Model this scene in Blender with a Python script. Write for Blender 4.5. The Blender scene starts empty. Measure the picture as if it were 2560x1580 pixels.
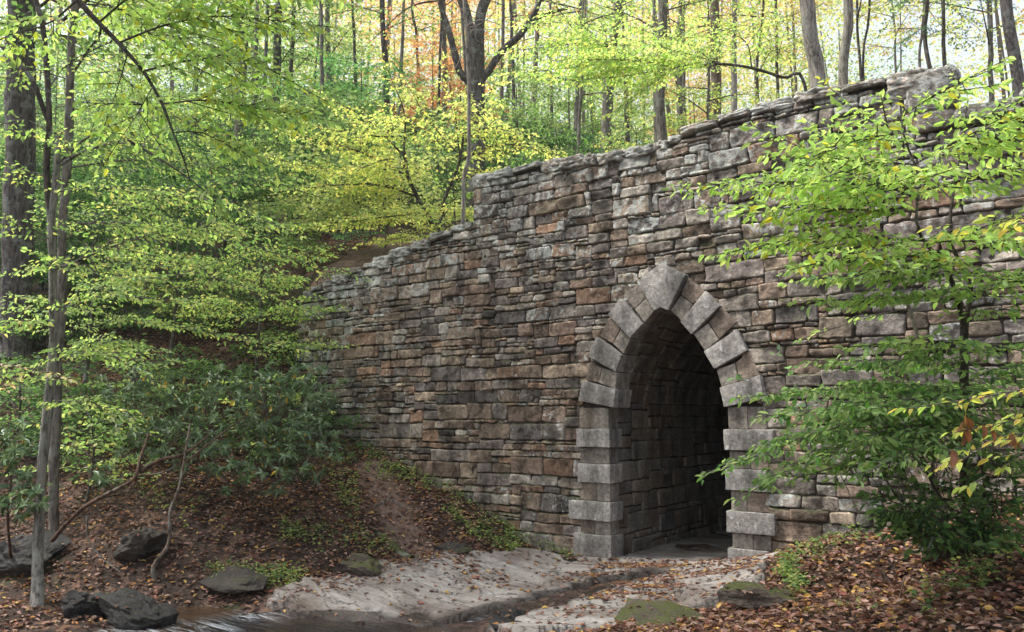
import bpy, bmesh, math
import numpy as np
from mathutils import Vector

SC = bpy.context.scene
COL = SC.collection
# ------------------------------------------------------------------ camera, sky, sun, exposure
W0, H0, FPX, EYE, D = 2560.0, 1580.0, 2000.0, 2.49, 12.2536      # photo size, focal length in photo pixels, eye height, wall plane y = D
YAW, PITCH = math.radians(36.946), math.radians(7.125)
FW = np.array([-math.sin(YAW)*math.cos(PITCH), math.cos(YAW)*math.cos(PITCH), math.sin(PITCH)])
RT = np.array([math.cos(YAW), math.sin(YAW), 0.0])
UP = np.cross(RT, FW)
EYEP = np.array([0.0, 0.0, EYE])
cam = bpy.data.cameras.new('camera'); camo = bpy.data.objects.new('camera', cam); COL.objects.link(camo)
cam.sensor_width = 36.0; cam.lens = 36.0*FPX/W0; cam.clip_end = 2000; cam.clip_start = 0.05
camo.location = (0, 0, EYE)
camo.rotation_euler = (math.pi/2+PITCH, 0, YAW)
SC.camera = camo

SUN_EL, SUN_AZ = math.radians(62), math.radians(232)             # azimuth clockwise from +Y
wd = bpy.data.worlds.new('World'); SC.world = wd; wd.use_nodes = True
nt = wd.node_tree; bg = nt.nodes['Background']
sky = nt.nodes.new('ShaderNodeTexSky'); sky.sky_type = 'NISHITA'; sky.sun_disc = False
sky.sun_elevation = SUN_EL; sky.sun_rotation = SUN_AZ; sky.dust_density = 4.0; sky.air_density = 1.2
hs = nt.nodes.new('ShaderNodeHueSaturation'); hs.inputs['Saturation'].default_value = 0.42
nt.links.new(sky.outputs[0], hs.inputs['Color']); nt.links.new(hs.outputs[0], bg.inputs['Color'])
bg.inputs['Strength'].default_value = 0.12
sl = bpy.data.lights.new('sun', 'SUN'); slo = bpy.data.objects.new('sun', sl); COL.objects.link(slo)
sl.energy = 2.5; sl.angle = math.radians(9); sl.color = (1.0, 0.95, 0.87)
sd = Vector((math.sin(SUN_AZ)*math.cos(SUN_EL), math.cos(SUN_AZ)*math.cos(SUN_EL), math.sin(SUN_EL)))
slo.rotation_euler = sd.to_track_quat('Z', 'Y').to_euler()
SC.view_settings.view_transform = 'Standard'; SC.view_settings.look = 'None'
SC.view_settings.gamma = 1.0; SC.view_settings.exposure = 1.48
SC.render.engine = 'CYCLES'
cy = SC.cycles; cy.max_bounces = 7; cy.diffuse_bounces = 4; cy.transmission_bounces = 4; cy.glossy_bounces = 2
cy.use_denoising = True

# ------------------------------------------------------------------ helpers
R = np.random.default_rng(11)
def P(px, py, d):
    """point at depth d (metres along the view axis) on the ray of photo pixel px, py"""
    return EYEP + (FW + RT*(px-W0/2)/FPX - UP*(py-H0/2)/FPX)*d
def onwall(px, py):
    r = FW + RT*(px-W0/2)/FPX - UP*(py-H0/2)/FPX
    p = EYEP + r*(D/r[1]); return p[0], p[2]
def unit(v): return v/np.maximum(np.linalg.norm(v, axis=-1, keepdims=True), 1e-9)
def sm(x): x = np.clip(x, 0, 1); return x*x*(3-2*x)
def vnoise(p, seed=0):
    """smooth value noise in -1..1 at points p (n,3)"""
    p = np.asarray(p, float); i = np.floor(p).astype(np.int64); f = p-i; f = f*f*(3-2*f)
    def h(a, b, c):
        n = (a*374761393 + b*668265263 + c*2147483647*3 + seed*974634277) & 0xFFFFFFFF
        n = ((n ^ (n >> 13))*1274126177) & 0xFFFFFFFF
        n = ((n ^ (n >> 16))*2246822519) & 0xFFFFFFFF
        return ((n ^ (n >> 15)) & 0xFFFF)/32767.5-1
    x, y, z = i[:, 0], i[:, 1], i[:, 2]; r = 0
    for a in (0, 1):
        for b in (0, 1):
            for c in (0, 1):
                w = (f[:, 0] if a else 1-f[:, 0])*(f[:, 1] if b else 1-f[:, 1])*(f[:, 2] if c else 1-f[:, 2])
                r = r+w*h(x+a, y+b, z+c)
    return r
def fbm(p, seed=0, o=3):
    return sum(vnoise(np.asarray(p)*2**k, seed+k)/2**k for k in range(o))
class Geo:
    """collects vertices, faces and a tint per vertex, links them as one mesh object"""
    def __init__(s): s.v, s.q, s.t, s.n = [], [], [], 0
    def add(s, v, q, tint):
        v = np.asarray(v, float).reshape(-1, 3); q = np.asarray(q, np.int64).reshape(-1, 4)
        tint = np.asarray(tint, float)
        if tint.ndim == 1: tint = np.broadcast_to(tint, (len(v), len(tint)))
        if tint.shape[1] == 3: tint = np.hstack([tint, np.ones((len(v), 1))])
        s.v.append(v); s.q.append(q+s.n); s.t.append(tint); s.n += len(v)
    def mesh(s, name, mat, smooth=True):
        v = np.vstack(s.v); q = np.vstack(s.q); t = np.vstack(s.t)
        me = bpy.data.meshes.new(name); me.vertices.add(len(v)); me.vertices.foreach_set('co', v.ravel())
        tri = q[:, 3] == q[:, 2]
        ln = np.where(tri, 3, 4); st = np.concatenate([[0], np.cumsum(ln)[:-1]])
        keep = np.ones(q.shape, bool); keep[tri, 3] = False
        me.loops.add(int(ln.sum())); me.loops.foreach_set('vertex_index', q[keep].astype(np.int32))
        me.polygons.add(len(q)); me.polygons.foreach_set('loop_start', st.astype(np.int32))
        me.update(calc_edges=True)
        me.polygons.foreach_set('use_smooth', np.full(len(q), smooth))
        a = me.attributes.new('tint', 'FLOAT_COLOR', 'POINT'); a.data.foreach_set('color', t.ravel())
        me.materials.append(mat); me.validate(); return me
    def obj(s, name, mat, parent=None, smooth=True):
        return link(name, s.mesh(name, mat, smooth), parent)
def link(name, me, parent=None):
    o = bpy.data.objects.new(name, me); COL.objects.link(o)
    if parent is not None:
        o.parent = parent; o.location = -parent.location
    return o
def tag(o, label=None, cat=None, group=None, kind=None):
    if label: o['label'] = label
    if cat: o['category'] = cat
    if group: o['group'] = group
    if kind: o['kind'] = kind
    return o
def thing(name, label, cat, loc=(0, 0, 0), group=None):
    o = bpy.data.objects.new(name, None); COL.objects.link(o); o.location = [float(x) for x in loc]
    o.empty_display_size = .2
    return tag(o, label, cat, group)
def grid_faces(nu, nv):
    i = np.arange((nu-1)*(nv-1)); a = i % (nu-1)+(i//(nu-1))*nu
    return np.stack([a, a+1, a+1+nu, a+nu], 1)
def resample(pts, step):
    pts = np.asarray(pts, float)
    if len(pts) > 2:                                              # Catmull-Rom
        e = np.vstack([2*pts[0]-pts[1], pts, 2*pts[-1]-pts[-2]]); out = []
        for k in range(1, len(e)-2):
            t = np.linspace(0, 1, 9)[:-1, None]
            out.append(.5*(2*e[k]+(e[k+1]-e[k-1])*t+(2*e[k-1]-5*e[k]+4*e[k+1]-e[k+2])*t**2+(3*e[k]-e[k-1]-3*e[k+1]+e[k+2])*t**3))
        pts = np.vstack(out+[pts[-1:]])
    s = np.concatenate([[0], np.cumsum(np.linalg.norm(np.diff(pts, axis=0), axis=1))])
    n = max(3, int(s[-1]/step)+1); u = np.linspace(0, s[-1], n)
    return np.stack([np.interp(u, s, pts[:, k]) for k in range(3)], 1), s[-1]
def tube(g, pts, r0, r1=None, sides=8, step=.25, tint=(.1, .1, .1), rough=.06, rads=None, flare=0, seed=0):
    p, L = resample(pts, step); n = len(p)
    t = np.linspace(0, 1, n)
    r = np.interp(t, np.linspace(0, 1, len(rads)), rads) if rads is not None else r0+(r1-r0)*t
    if flare: r = r*(1+flare*np.exp(-t*L/.22))
    if n > 5: p = p+np.stack([vnoise(p*1.7+seed, 41), vnoise(p*1.7+seed, 42), 0*p[:, 0]], 1)*(np.minimum(r, .06)*.55*np.sin(np.pi*t)**.5)[:, None]
    T = unit(np.gradient(p, axis=0)); ref = np.array([0, 0, 1.]) if abs(T[0, 2]) < .8 else np.array([1., 0, 0])
    A = unit(np.cross(T, ref)); B = np.cross(T, A)
    th = np.linspace(0, 2*np.pi, sides, endpoint=False)
    ring = (A[:, None]*np.cos(th)[None, :, None]+B[:, None]*np.sin(th)[None, :, None])
    v = (p[:, None]+ring*r[:, None, None]).reshape(-1, 3)
    if rough:
        nn = fbm(v*np.array([5, 5, 1.2])+seed, seed, 2).reshape(n, sides)
        v = (p[:, None]+ring*(r[:, None]*(1+rough*nn*2))[:, :, None]).reshape(-1, 3)
    i = np.arange(n-1)[:, None]*sides; j = np.arange(sides)[None]; j2 = (j+1) % sides
    q = np.stack([i+j, i+j2, i+j2+sides, i+j+sides], -1).reshape(-1, 4)
    g.add(v, q, tint)
    return p, T

# ------------------------------------------------------------------ materials
def mat(name):
    m = bpy.data.materials.new(name); m.use_nodes = True
    n = m.node_tree; n.nodes.clear(); out = n.nodes.new('ShaderNodeOutputMaterial'); return m, n, out
def N(n, t, **kw):
    x = n.nodes.new('ShaderNode'+t)
    for k, v in kw.items():
        if k[0] == '_': setattr(x, k[1:], v)
        else:
            x.inputs[int(k[1:]) if k[0] == 'i' and k[1:].isdigit() else k.replace('_', ' ')].default_value = v
    return x
def noise(n, co, scale, detail=4, rough=.6, dist=0):
    x = N(n, 'TexNoise', Scale=scale, Detail=detail, Roughness=rough, Distortion=dist); n.links.new(co, x.inputs['Vector']); return x.outputs['Fac']
def ramp(n, fac, stops):
    x = n.nodes.new('ShaderNodeValToRGB'); e = x.color_ramp.elements
    while len(e) < len(stops): e.new(.5)
    for k, (p, c) in enumerate(stops):
        e[k].position = p; e[k].color = (c if isinstance(c, tuple) else (c, c, c))+(1,)
    n.links.new(fac, x.inputs[0]); return x.outputs[0]
def mix(n, fac, a, b, mode='MIX'):
    x = n.nodes.new('ShaderNodeMix'); x.data_type = 'RGBA'; x.blend_type = mode
    for s, val in ((0, fac), (6, a), (7, b)):
        if hasattr(val, 'is_output'): n.links.new(val, x.inputs[s])
        else: x.inputs[s].default_value = val if s == 0 else tuple(val)+(1,)
    return x.outputs[2]
def mth(n, op, a, b=None, clamp=False):
    x = n.nodes.new('ShaderNodeMath'); x.operation = op; x.use_clamp = clamp
    for s, val in ((0, a), (1, b)):
        if val is None: continue
        if hasattr(val, 'is_output'): n.links.new(val, x.inputs[s])
        else: x.inputs[s].default_value = val
    return x.outputs[0]
def tint_of(n):
    a = n.nodes.new('ShaderNodeAttribute'); a.attribute_name = 'tint'; return a
def coords(n): return n.nodes.new('ShaderNodeTexCoord').outputs['Object']
def geom(n): return n.nodes.new('ShaderNodeNewGeometry')
def finish(n, out, color, rough=.85, bump=None, strength=.5, dist=.02, spec=.3):
    b = N(n, 'BsdfPrincipled'); b.inputs['Specular IOR Level'].default_value = spec
    for s, val in (('Base Color', color), ('Roughness', rough)):
        if hasattr(val, 'is_output'): n.links.new(val, b.inputs[s])
        else: b.inputs[s].default_value = val if s == 'Roughness' else tuple(val)+(1,)
    if bump is not None:
        u = N(n, 'Bump', Strength=strength, Distance=dist); n.links.new(bump, u.inputs['Height']); n.links.new(u.outputs[0], b.inputs['Normal'])
    n.links.new(b.outputs[0], out.inputs[0]); return b

def m_leaf(name, trans=.45, rough=.5):
    m, n, out = mat(name); t = tint_of(n)
    b = N(n, 'BsdfPrincipled', Roughness=rough); b.inputs['Specular IOR Level'].default_value = .35
    tr = n.nodes.new('ShaderNodeBsdfTranslucent'); ms = n.nodes.new('ShaderNodeMixShader'); ms.inputs[0].default_value = trans
    n.links.new(t.outputs[0], b.inputs['Base Color'])
    w = mix(n, .5, t.outputs[0], (.95, 1, .6), 'MULTIPLY')
    w2 = mix(n, 1, w, (1.5, 1.5, 1.2), 'MULTIPLY')
    n.links.new(w2, tr.inputs[0])
    n.links.new(b.outputs[0], ms.inputs[1]); n.links.new(tr.outputs[0], ms.inputs[2]); n.links.new(ms.outputs[0], out.inputs[0]); return m
def m_bark(name, dark=.6, scale=6):
    m, n, out = mat(name); t = tint_of(n); co = coords(n)
    mp = N(n, 'Mapping'); mp.inputs['Scale'].default_value = (1, 1, .16); n.links.new(co, mp.inputs[0])
    f = noise(n, mp.outputs[0], scale*3, 6, .7); l = noise(n, co, 4, 4, .65); s = noise(n, co, 30, 2)
    c = mix(n, ramp(n, f, [(.38, 0.), (.58, 1.)]), (dark*.45,)*3, (1.2, 1.16, 1.1))
    c = mix(n, 1, t.outputs[0], c, 'MULTIPLY')
    c = mix(n, mth(n, 'MULTIPLY', ramp(n, l, [(.53, 0.), (.62, 1.)]), .6), c, mix(n, .75, t.outputs[0], (.30, .32, .29)))
    finish(n, out, c, .9, mth(n, 'ADD', f, mth(n, 'MULTIPLY', s, .4)), 1.0, .05); return m
def m_stone(name, lichen=1.0, moss=1.0, dressed=False):
    m, n, out = mat(name); t = tint_of(n); co = coords(n); g = geom(n)
    a = noise(n, co, 3.2, 5, .65); b = noise(n, co, 18, 6, .7); c3 = noise(n, co, 60, 3, .6)
    v = mix(n, ramp(n, a, [(.3, 0.), (.7, 1.)]), (.62, .6, .6), (1.25, 1.22, 1.18))
    v2 = mix(n, ramp(n, b, [(.3, 0.), (.7, 1.)]), (.52, .50, .48), (1.5, 1.48, 1.46))
    c = mix(n, 1, mix(n, 1, t.outputs[0], v, 'MULTIPLY'), v2, 'MULTIPLY')
    # pale lichen in spots: amount carried by the stone itself (alpha of its tint)
    w = noise(n, co, 9, 5, .72, .4)
    th = mth(n, 'SUBTRACT', .72, mth(n, 'MULTIPLY', t.outputs['Alpha'], .27*lichen))
    k = mth(n, 'MULTIPLY', mth(n, 'SUBTRACT', w, th), 14, True)
    k = mth(n, 'MINIMUM', k, .85, True)
    c = mix(n, k, c, (.47, .49, .47))
    sp = ramp(n, noise(n, co, 38, 2, .5), [(.66, 0.), (.70, 1.)])
    c = mix(n, mth(n, 'MULTIPLY', sp, mth(n, 'ADD', mth(n, 'MULTIPLY', t.outputs['Alpha'], .7), .12)), c, (.46, .48, .46))
    # moss on faces that look upward
    up = n.nodes.new('ShaderNodeSeparateXYZ'); n.links.new(g.outputs['Normal'], up.inputs[0])
    mo = noise(n, co, 2.6, 5, .7)
    q = mth(n, 'ADD', mth(n, 'MULTIPLY', up.outputs[2], .25), mth(n, 'SUBTRACT', mo, .62 if not dressed else .72))
    q = mth(n, 'MULTIPLY', mth(n, 'MULTIPLY', q, 9, True), .75*moss)
    c = mix(n, q, c, (.055, .075, .022))
    # dark run-off stains
    mp = N(n, 'Mapping'); mp.inputs['Scale'].default_value = (1.3, 1.3, .25); n.links.new(co, mp.inputs[0])
    st = ramp(n, noise(n, mp.outputs[0], 2.2, 4, .6), [(.38, .45), (.56, 1.)])
    c = mix(n, 1, c, st, 'MULTIPLY')
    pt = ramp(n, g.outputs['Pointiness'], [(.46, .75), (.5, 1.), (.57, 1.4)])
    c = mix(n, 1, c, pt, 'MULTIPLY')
    h = mth(n, 'ADD', mth(n, 'MULTIPLY', b, 1.0), mth(n, 'MULTIPLY', c3, .45))
    finish(n, out, c, .9, h, 1.0 if not dressed else .8, .045 if not dressed else .02); return m
def m_ground(name, warm=1.0):
    m, n, out = mat(name); co = coords(n); t = tint_of(n)
    v = N(n, 'TexVoronoi', Scale=11.0, Randomness=1.0); n.links.new(co, v.inputs['Vector'])
    s = n.nodes.new('ShaderNodeSeparateColor'); n.links.new(v.outputs['Color'], s.inputs[0])
    c = ramp(n, s.outputs[0], [(0, (.014, .010, .008)), (.3, (.032, .02, .016)), (.55, (.058, .034, .026)), (.72, (.10, .062, .047)), (.88, (.15, .10, .077)), (1, (.12, .06, .033))])
    soil = ramp(n, noise(n, co, 7, 6, .7), [(.3, (.014, .010, .008)), (.7, (.05, .03, .023))])
    k = ramp(n, noise(n, co, 1.4, 5, .65), [(.4, 0.), (.6, 1.)])
    c = mix(n, k, soil, c)
    ts = n.nodes.new('ShaderNodeSeparateColor'); n.links.new(t.outputs[0], ts.inputs[0])
    c = mix(n, mth(n, 'MULTIPLY', ts.outputs[0], ramp(n, noise(n, co, 5, 4), [(.3, .4), (.6, 1.)])), c, (.145, .098, .08))
    c = mix(n, mth(n, 'MULTIPLY', ramp(n, noise(n, co, 1.1, 5, .7), [(.55, 0.), (.68, 1.)]), t.outputs['Alpha']), c, (.035, .045, .014))
    h = mth(n, 'ADD', v.outputs['Distance'], noise(n, co, 16, 4))
    finish(n, out, c, .95, h, .8, .05); return m
def m_rock(name, base, mossc=(.07, .085, .02), moss=.5, wet=0):
    m, n, out = mat(name); co = coords(n); g = geom(n)
    a = noise(n, co, 2.5, 6, .65); b = noise(n, co, 14, 6, .7)
    c = mix(n, ramp(n, a, [(.3, 0.), (.72, 1.)]), tuple(x*.55 for x in base), tuple(x*1.25 for x in base))
    c = mix(n, ramp(n, b, [(.3, 0.), (.7, 1.)]), mix(n, 1, c, (.65, .64, .62), 'MULTIPLY'), mix(n, 1, c, (1.2, 1.2, 1.2), 'MULTIPLY'))
    up = n.nodes.new('ShaderNodeSeparateXYZ'); n.links.new(g.outputs['Normal'], up.inputs[0])
    q = mth(n, 'ADD', mth(n, 'MULTIPLY', up.outputs[2], .3), mth(n, 'SUBTRACT', noise(n, co, 4.5, 6, .75), 1.0-moss*.42))
    c = mix(n, mth(n, 'MULTIPLY', mth(n, 'MULTIPLY', q, 7, True), .9), c, mix(n, noise(n, co, 40, 3), tuple(x*.5 for x in mossc), tuple(x*1.6 for x in mossc)))
    finish(n, out, c, .85-.5*wet, mth(n, 'ADD', mth(n, 'ADD', a, b), mth(n, 'MULTIPLY', noise(n, co, 45, 4, .7), .5)), 1.0, .07, .3+.3*wet); return m
def m_shelf(name):
    m, n, out = mat(name); co = coords(n)
    mp = N(n, 'Mapping'); mp.inputs['Scale'].default_value = (.5, 2.6, 2.6); mp.inputs['Rotation'].default_value = (0, 0, -.18); n.links.new(co, mp.inputs[0])
    a = noise(n, mp.outputs[0], 2.2, 7, .68, .5); b = noise(n, co, 22, 5, .7); w = noise(n, co, .9, 4, .6)
    c = ramp(n, a, [(.28, (.10, .085, .076)), (.4, (.29, .265, .248)), (.55, (.37, .345, .325)), (.75, (.45, .425, .405))])
    c = mix(n, ramp(n, b, [(.3, 0.), (.7, 1.)]), mix(n, 1, c, (.75, .73, .7), 'MULTIPLY'), c)
    c = mix(n, ramp(n, w, [(.46, 0.), (.64, .85)]), c, (.11, .08, .065))
    z = n.nodes.new('ShaderNodeSeparateXYZ'); n.links.new(co, z.inputs[0])
    t = tint_of(n)
    wetf = t.outputs['Alpha']
    c = mix(n, wetf, c, mix(n, 1, c, (.22, .2, .19), 'MULTIPLY'))
    vc = N(n, 'TexVoronoi', Scale=1.5, Randomness=1.0); vc.feature = 'DISTANCE_TO_EDGE'
    cw = N(n, 'TexNoise', Scale=3.0, Detail=5); n.links.new(mp.outputs[0], cw.inputs['Vector'])
    va = n.nodes.new('ShaderNodeVectorMath'); va.operation = 'ADD'; n.links.new(mp.outputs[0], va.inputs[0]); n.links.new(cw.outputs['Color'], va.inputs[1]); n.links.new(va.outputs[0], vc.inputs['Vector'])
    crk = ramp(n, vc.outputs['Distance'], [(.0, .5), (.018, 1.)])
    c = mix(n, 1, c, crk, 'MULTIPLY')
    rg = mix(n, wetf, (.8,)*3, (.25,)*3)
    finish(n, out, c, rg, mth(n, 'ADD', mth(n, 'ADD', a, mth(n, 'MULTIPLY', crk, .8)), mth(n, 'MULTIPLY', b, .5)), .9, .06); return m
def m_water(name):
    m, n, out = mat(name); co = coords(n); t = tint_of(n)
    mp = N(n, 'Mapping'); mp.inputs['Scale'].default_value = (.7, 4.2, 1); mp.inputs['Rotation'].default_value = (0, 0, -.3); n.links.new(co, mp.inputs[0])
    a = noise(n, mp.outputs[0], 3.2, 5, .6, .8)
    foam = mth(n, 'MULTIPLY', ramp(n, noise(n, mp.outputs[0], 2.2, 7, .7, 1.4), [(.46, 0.), (.72, 1.)]), t.outputs['Alpha'], True)
    base = mix(n, ramp(n, noise(n, co, .8, 3), [(.4, 0.), (.6, 1.)]), (.012, .011, .013), (.045, .026, .014))
    c = mix(n, foam, mix(n, 1, base, t.outputs[0], 'ADD'), (.62, .66, .72))
    rg = mix(n, foam, (.07,)*3, (.6,)*3)
    finish(n, out, c, rg, a, .3, .05, .5); return m

LEAF = m_leaf('leaf_blades', .56); WAXY = m_leaf('waxy_leaf_blades', .2, .32)
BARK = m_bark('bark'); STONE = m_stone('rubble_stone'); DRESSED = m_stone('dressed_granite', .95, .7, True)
LINING = m_stone('tunnel_stone', .5, .2, True)
LITTERM = m_leaf('dry_leaf', .15, .7)
MGROUND = m_ground('leaf_littered_soil')
MSHELF = m_shelf('creek_rock'); MWATER = m_water('creek_water')
MCORE, _n, _o = mat('dark_joint_dirt'); finish(_n, _o, ramp(_n, noise(_n, coords(_n), 9), [(.3, (.02, .016, .013)), (.7, (.06, .048, .04))]), .95)  # dark dirt colour of the wall core, seen in the joints

# ------------------------------------------------------------------ terrain
def tps(pts):
    pts = np.asarray(pts, float); xy = pts[:, :2]; n = len(xy)
    d = np.linalg.norm(xy[:, None]-xy[None], axis=-1); K = d*d*np.log(d+1e-9)+np.eye(n)*.6
    Q = np.hstack([np.ones((n, 1)), xy]); A = np.zeros((n+3, n+3)); A[:n, :n] = K; A[:n, n:] = Q; A[n:, :n] = Q.T
    s = np.linalg.solve(A, np.concatenate([pts[:, 2], np.zeros(3)]))
    def f(X, Y):
        X = np.asarray(X, float); Y = np.asarray(Y, float); sh = X.shape; q = np.stack([X.ravel(), Y.ravel()], 1); r = np.empty(len(q))
        for k in range(0, len(q), 4000):
            c = q[k:k+4000]; e = np.linalg.norm(c[:, None]-xy[None], axis=-1)
            r[k:k+4000] = (e*e*np.log(e+1e-9))@s[:n]+s[n]+c@s[n+1:]
        return r.reshape(sh)
    return f
PX = lambda L: [P(*a) for a in L]
hill = PX([(700, 840, 20.5), (760, 690, 21), (600, 700, 25), (300, 700, 26), (30, 700, 26), (900, 600, 26), (1000, 500, 33), (600, 500, 37),
           (200, 500, 38), (-200, 600, 34), (600, 300, 58), (1000, 320, 62), (100, 300, 58)])
front = [(0, 0, .85), (3, 3, 1.1), (4, 7, 1.7), (-3, 2, .75), (-1, 11.6, 1.15), (3, 11.4, 2.1), (6, 0, 1.6), (-6, 0, .6), (0, -12, 1.6), (-12, -8, 1.2), (14, 6, 3.5),
         (-6, 5.2, .35), (-9, 3.2, -.2), (-12, 3, -.6), (-16, 2.5, -.7), (-24, -2, -.6), (-11, 4.6, -.62), (-14, 4.2, -.62),
         (-6, 16, -.05), (-6, 22, .1), (-2, 17, .3), (-10, 17, .8), (-5, 28, .5), (2, 24, .6), (-30, 4, 5), (-40, 14, 12), (-30, -12, 2), (-45, 0, 9)]
front += PX([(2560, 1560, 6), (2300, 1560, 6.5), (1900, 1510, 9.2), (2100, 1335, 10), (2560, 1250, 8.6), (2400, 1300, 9.2), (2250, 1420, 8.4), (1950, 1402, 11.5), (1830, 1500, 9.6),
             (1510, 1412, 13.5), (1826, 1414, 12.3), (1650, 1425, 12.6), (720, 1505, 11.5), (1280, 1530, 10.8), (1000, 1470, 12.0), (1550, 1535, 9.9), (1650, 1585, 8.6), (1250, 1400, 13.7),
             (100, 1520, 11.6), (450, 1490, 11.9), (880, 1462, 12.5), (600, 1350, 13.2), (300, 1350, 13), (950, 1300, 14.5), (1410, 1402, 13.9), (1100, 1205, 16.1), (800, 1055, 18.4),
             (600, 1200, 15.5), (300, 1150, 16), (60, 1150, 16), (600, 1000, 18), (300, 900, 20), (50, 850, 21), (-150, 1400, 13)]) + hill
front += [tuple(P(*a)*np.array([1, 1, 0])+np.array([0, 0, -.55])) for a in [(560, 1520, 11.0), (760, 1530, 10.9), (420, 1530, 10.9), (900, 1560, 10.4)]]
front += [(P(450, 1570, 10.2)*np.array([1, 1, 0])+np.array([0, 0, -.62])), (P(900, 1590, 10)*np.array([1, 1, 0])+np.array([0, 0, -.6])), (P(150, 1600, 9.9)*np.array([1, 1, 0])+np.array([0, 0, -.16])), (P(30, 1580, 10.5)*np.array([1, 1, 0])+np.array([0, 0, -.1])), (P(-100, 1560, 10.5)*np.array([1, 1, 0])+np.array([0, 0, -.05])), (P(265, 1575, 10.4)*np.array([1, 1, 0])+np.array([0, 0, -.24]))]
ZF = tps(front)
back = hill+[(x, y, z) for x in (-13, -10, -7, -4, -1, 3) for y, z in ((13.2, 6.0), (17.5, 6.1))]
back += [(-10, 30, 9), (-4, 30, 7.5), (4, 28, 7), (12, 22, 7), (-8, 45, 12), (2, 45, 9), (16, 45, 9), (-20, 45, 15), (-10, 80, 22), (10, 90, 15), (40, 80, 12), (-50, 90, 38), (-90, 110, 48), (-20, 180, 40), (60, 200, 30), (-120, 220, 60), (30, 14, 8), (70, 30, 10), (-90, 40, 30), (150, 150, 25), (120, 40, 14), (-150, 120, 60), (-150, 30, 40)]
ZB = tps(back)
def gz(x, y):
    x = np.asarray(x, float); y = np.asarray(y, float)
    f = ZF(x, y); b = ZB(x, y)
    return np.where((y > 12.9) & (x > -15.5), b, np.where(y > 25, b, f))
def axis(lo, hi, c0, c1, fine, growth=1.12):
    m = list(np.arange(c0, c1, fine)); a, s = m[0], fine
    while a > lo: s *= growth; a -= s; m.insert(0, a)
    b, s = m[-1], fine
    while b < hi: s *= growth; b += s; m.append(b)
    return np.array(m)
def sheet(xs, ys, zf, rough, mossf):
    X, Y = np.meshgrid(xs, ys); z = zf(X, Y); v = np.stack([X.ravel(), Y.ravel(), z.ravel()], 1)
    v[:, 2] += rough*fbm(np.stack([v[:, 0]*.9, v[:, 1]*.9, v[:, 0]*0], 1), 3, 4)+.03*fbm(np.stack([v[:, 0]*4, v[:, 1]*4, v[:, 0]*0], 1), 5, 3)
    return v, grid_faces(len(xs), len(ys)), np.full((len(v), 4), mossf)
def dist_line(x, y, line):
    d = np.full(x.shape, 1e9)
    for a, b in zip(line[:-1], line[1:]):
        ab = b-a; t = np.clip(((x-a[0])*ab[0]+(y-a[1])*ab[1])/(ab@ab), 0, 1); d = np.minimum(d, np.hypot(x-a[0]-t*ab[0], y-a[1]-t*ab[1]))
    return d
gf = Geo(); xs = axis(-75, 45, -22, 3, .11); ys = axis(-40, 30, 3, 15, .11)
v_, f_, t_ = sheet(xs, ys, ZF, .07, .8); PTH = np.array([P(*a)[:2] for a in [(930, 1130, 16.6), (985, 1230, 14.9), (1010, 1300, 14.2), (1070, 1370, 13.6)]])
t_[:, 0] = 1-sm((dist_line(v_[:, 0], v_[:, 1], PTH)-.2)/.35); gf.add(v_, f_, t_); tag(gf.obj('ground', MGROUND), 'brown leaf covered banks of the creek', kind='structure')
gb = Geo(); xs = axis(-260, 260, -15.4, 8, .8, 1.16); ys = np.concatenate([np.arange(12.95, 30, .8), 30+np.cumsum(.9*1.12**np.arange(32))])
gb.add(*sheet(xs, ys, ZB, .12, .3)); tag(gb.obj('hillside', MGROUND), 'wooded slope behind the stone bridge', kind='structure')

# ------------------------------------------------------------------ rock shelf and creek
SHP = np.array([P(*a)[:2] for a in [(640, 1515, 11.45), (760, 1475, 12.0), (960, 1440, 12.8), (1150, 1412, 13.5), (1400, 1402, 13.9), (1500, 1404, 13.9)]]+[(-7.3, 12.5), (-7.3, 21), (-4.7, 21), (-4.7, 12.4)]+
               [P(*a)[:2] for a in [(1850, 1412, 12.2), (1960, 1400, 11.7), (1960, 1440, 10.9), (1900, 1500, 9.7), (1640, 1540, 9.4), (1480, 1600, 8.9), (1300, 1590, 9.8), (1150, 1572, 10.3), (860, 1556, 10.8)]])
def inpoly(x, y, poly):
    r = np.zeros(x.shape, bool); j = len(poly)-1
    for i in range(len(poly)):
        a, b = poly[i], poly[j]
        c = ((a[1] > y) != (b[1] > y)) & (x < (b[0]-a[0])*(y-a[1])/(b[1]-a[1]+1e-12)+a[0]); r ^= c; j = i
    return r
CH1 = np.array([P(*a)[:2] for a in [(1600, 1440, 12.0), (1500, 1462, 11.6), (1380, 1495, 11.0), (1240, 1525, 10.7), (1080, 1556, 10.4), (950, 1600, 9.9)]])
CH2 = np.array([[-5.25, 12.6], [-5.2, 14.5], [-5.3, 17]])
def shelf_z(X, Y):
    z = ZF(X, Y)+.045+.09*sm((-7.5-X)/1.2)
    p = np.stack([X.ravel()*.5, Y.ravel()*1.4, X.ravel()*0], 1)
    f = (Y*1.0+X*.16)*1.35+(.55*fbm(p, 8, 4)).reshape(X.shape)
    k = np.floor(f); z = z+.065*np.where(Y > 12.6, .2, 1)*(sm((f-k)/.05)-(f-k))
    z = z+(.009*fbm(np.stack([X.ravel()*2.4, Y.ravel()*6, X.ravel()*0], 1), 9, 5)).reshape(X.shape)
    d = dist_line(X, Y, CH1)+(.12*fbm(np.stack([X.ravel()*2, Y.ravel()*2, X.ravel()*0], 1), 4, 2)).reshape(X.shape)
    z = z-.26*(1-sm((d-.26)/.10)); wet = 1-sm((d-.3)/.25)
    d2 = dist_line(X, Y, CH2)
    return z-.1*(1-sm((d2-.1)/.2)), np.maximum(wet, .8*(1-sm((d2-.2)/.4)))
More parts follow.
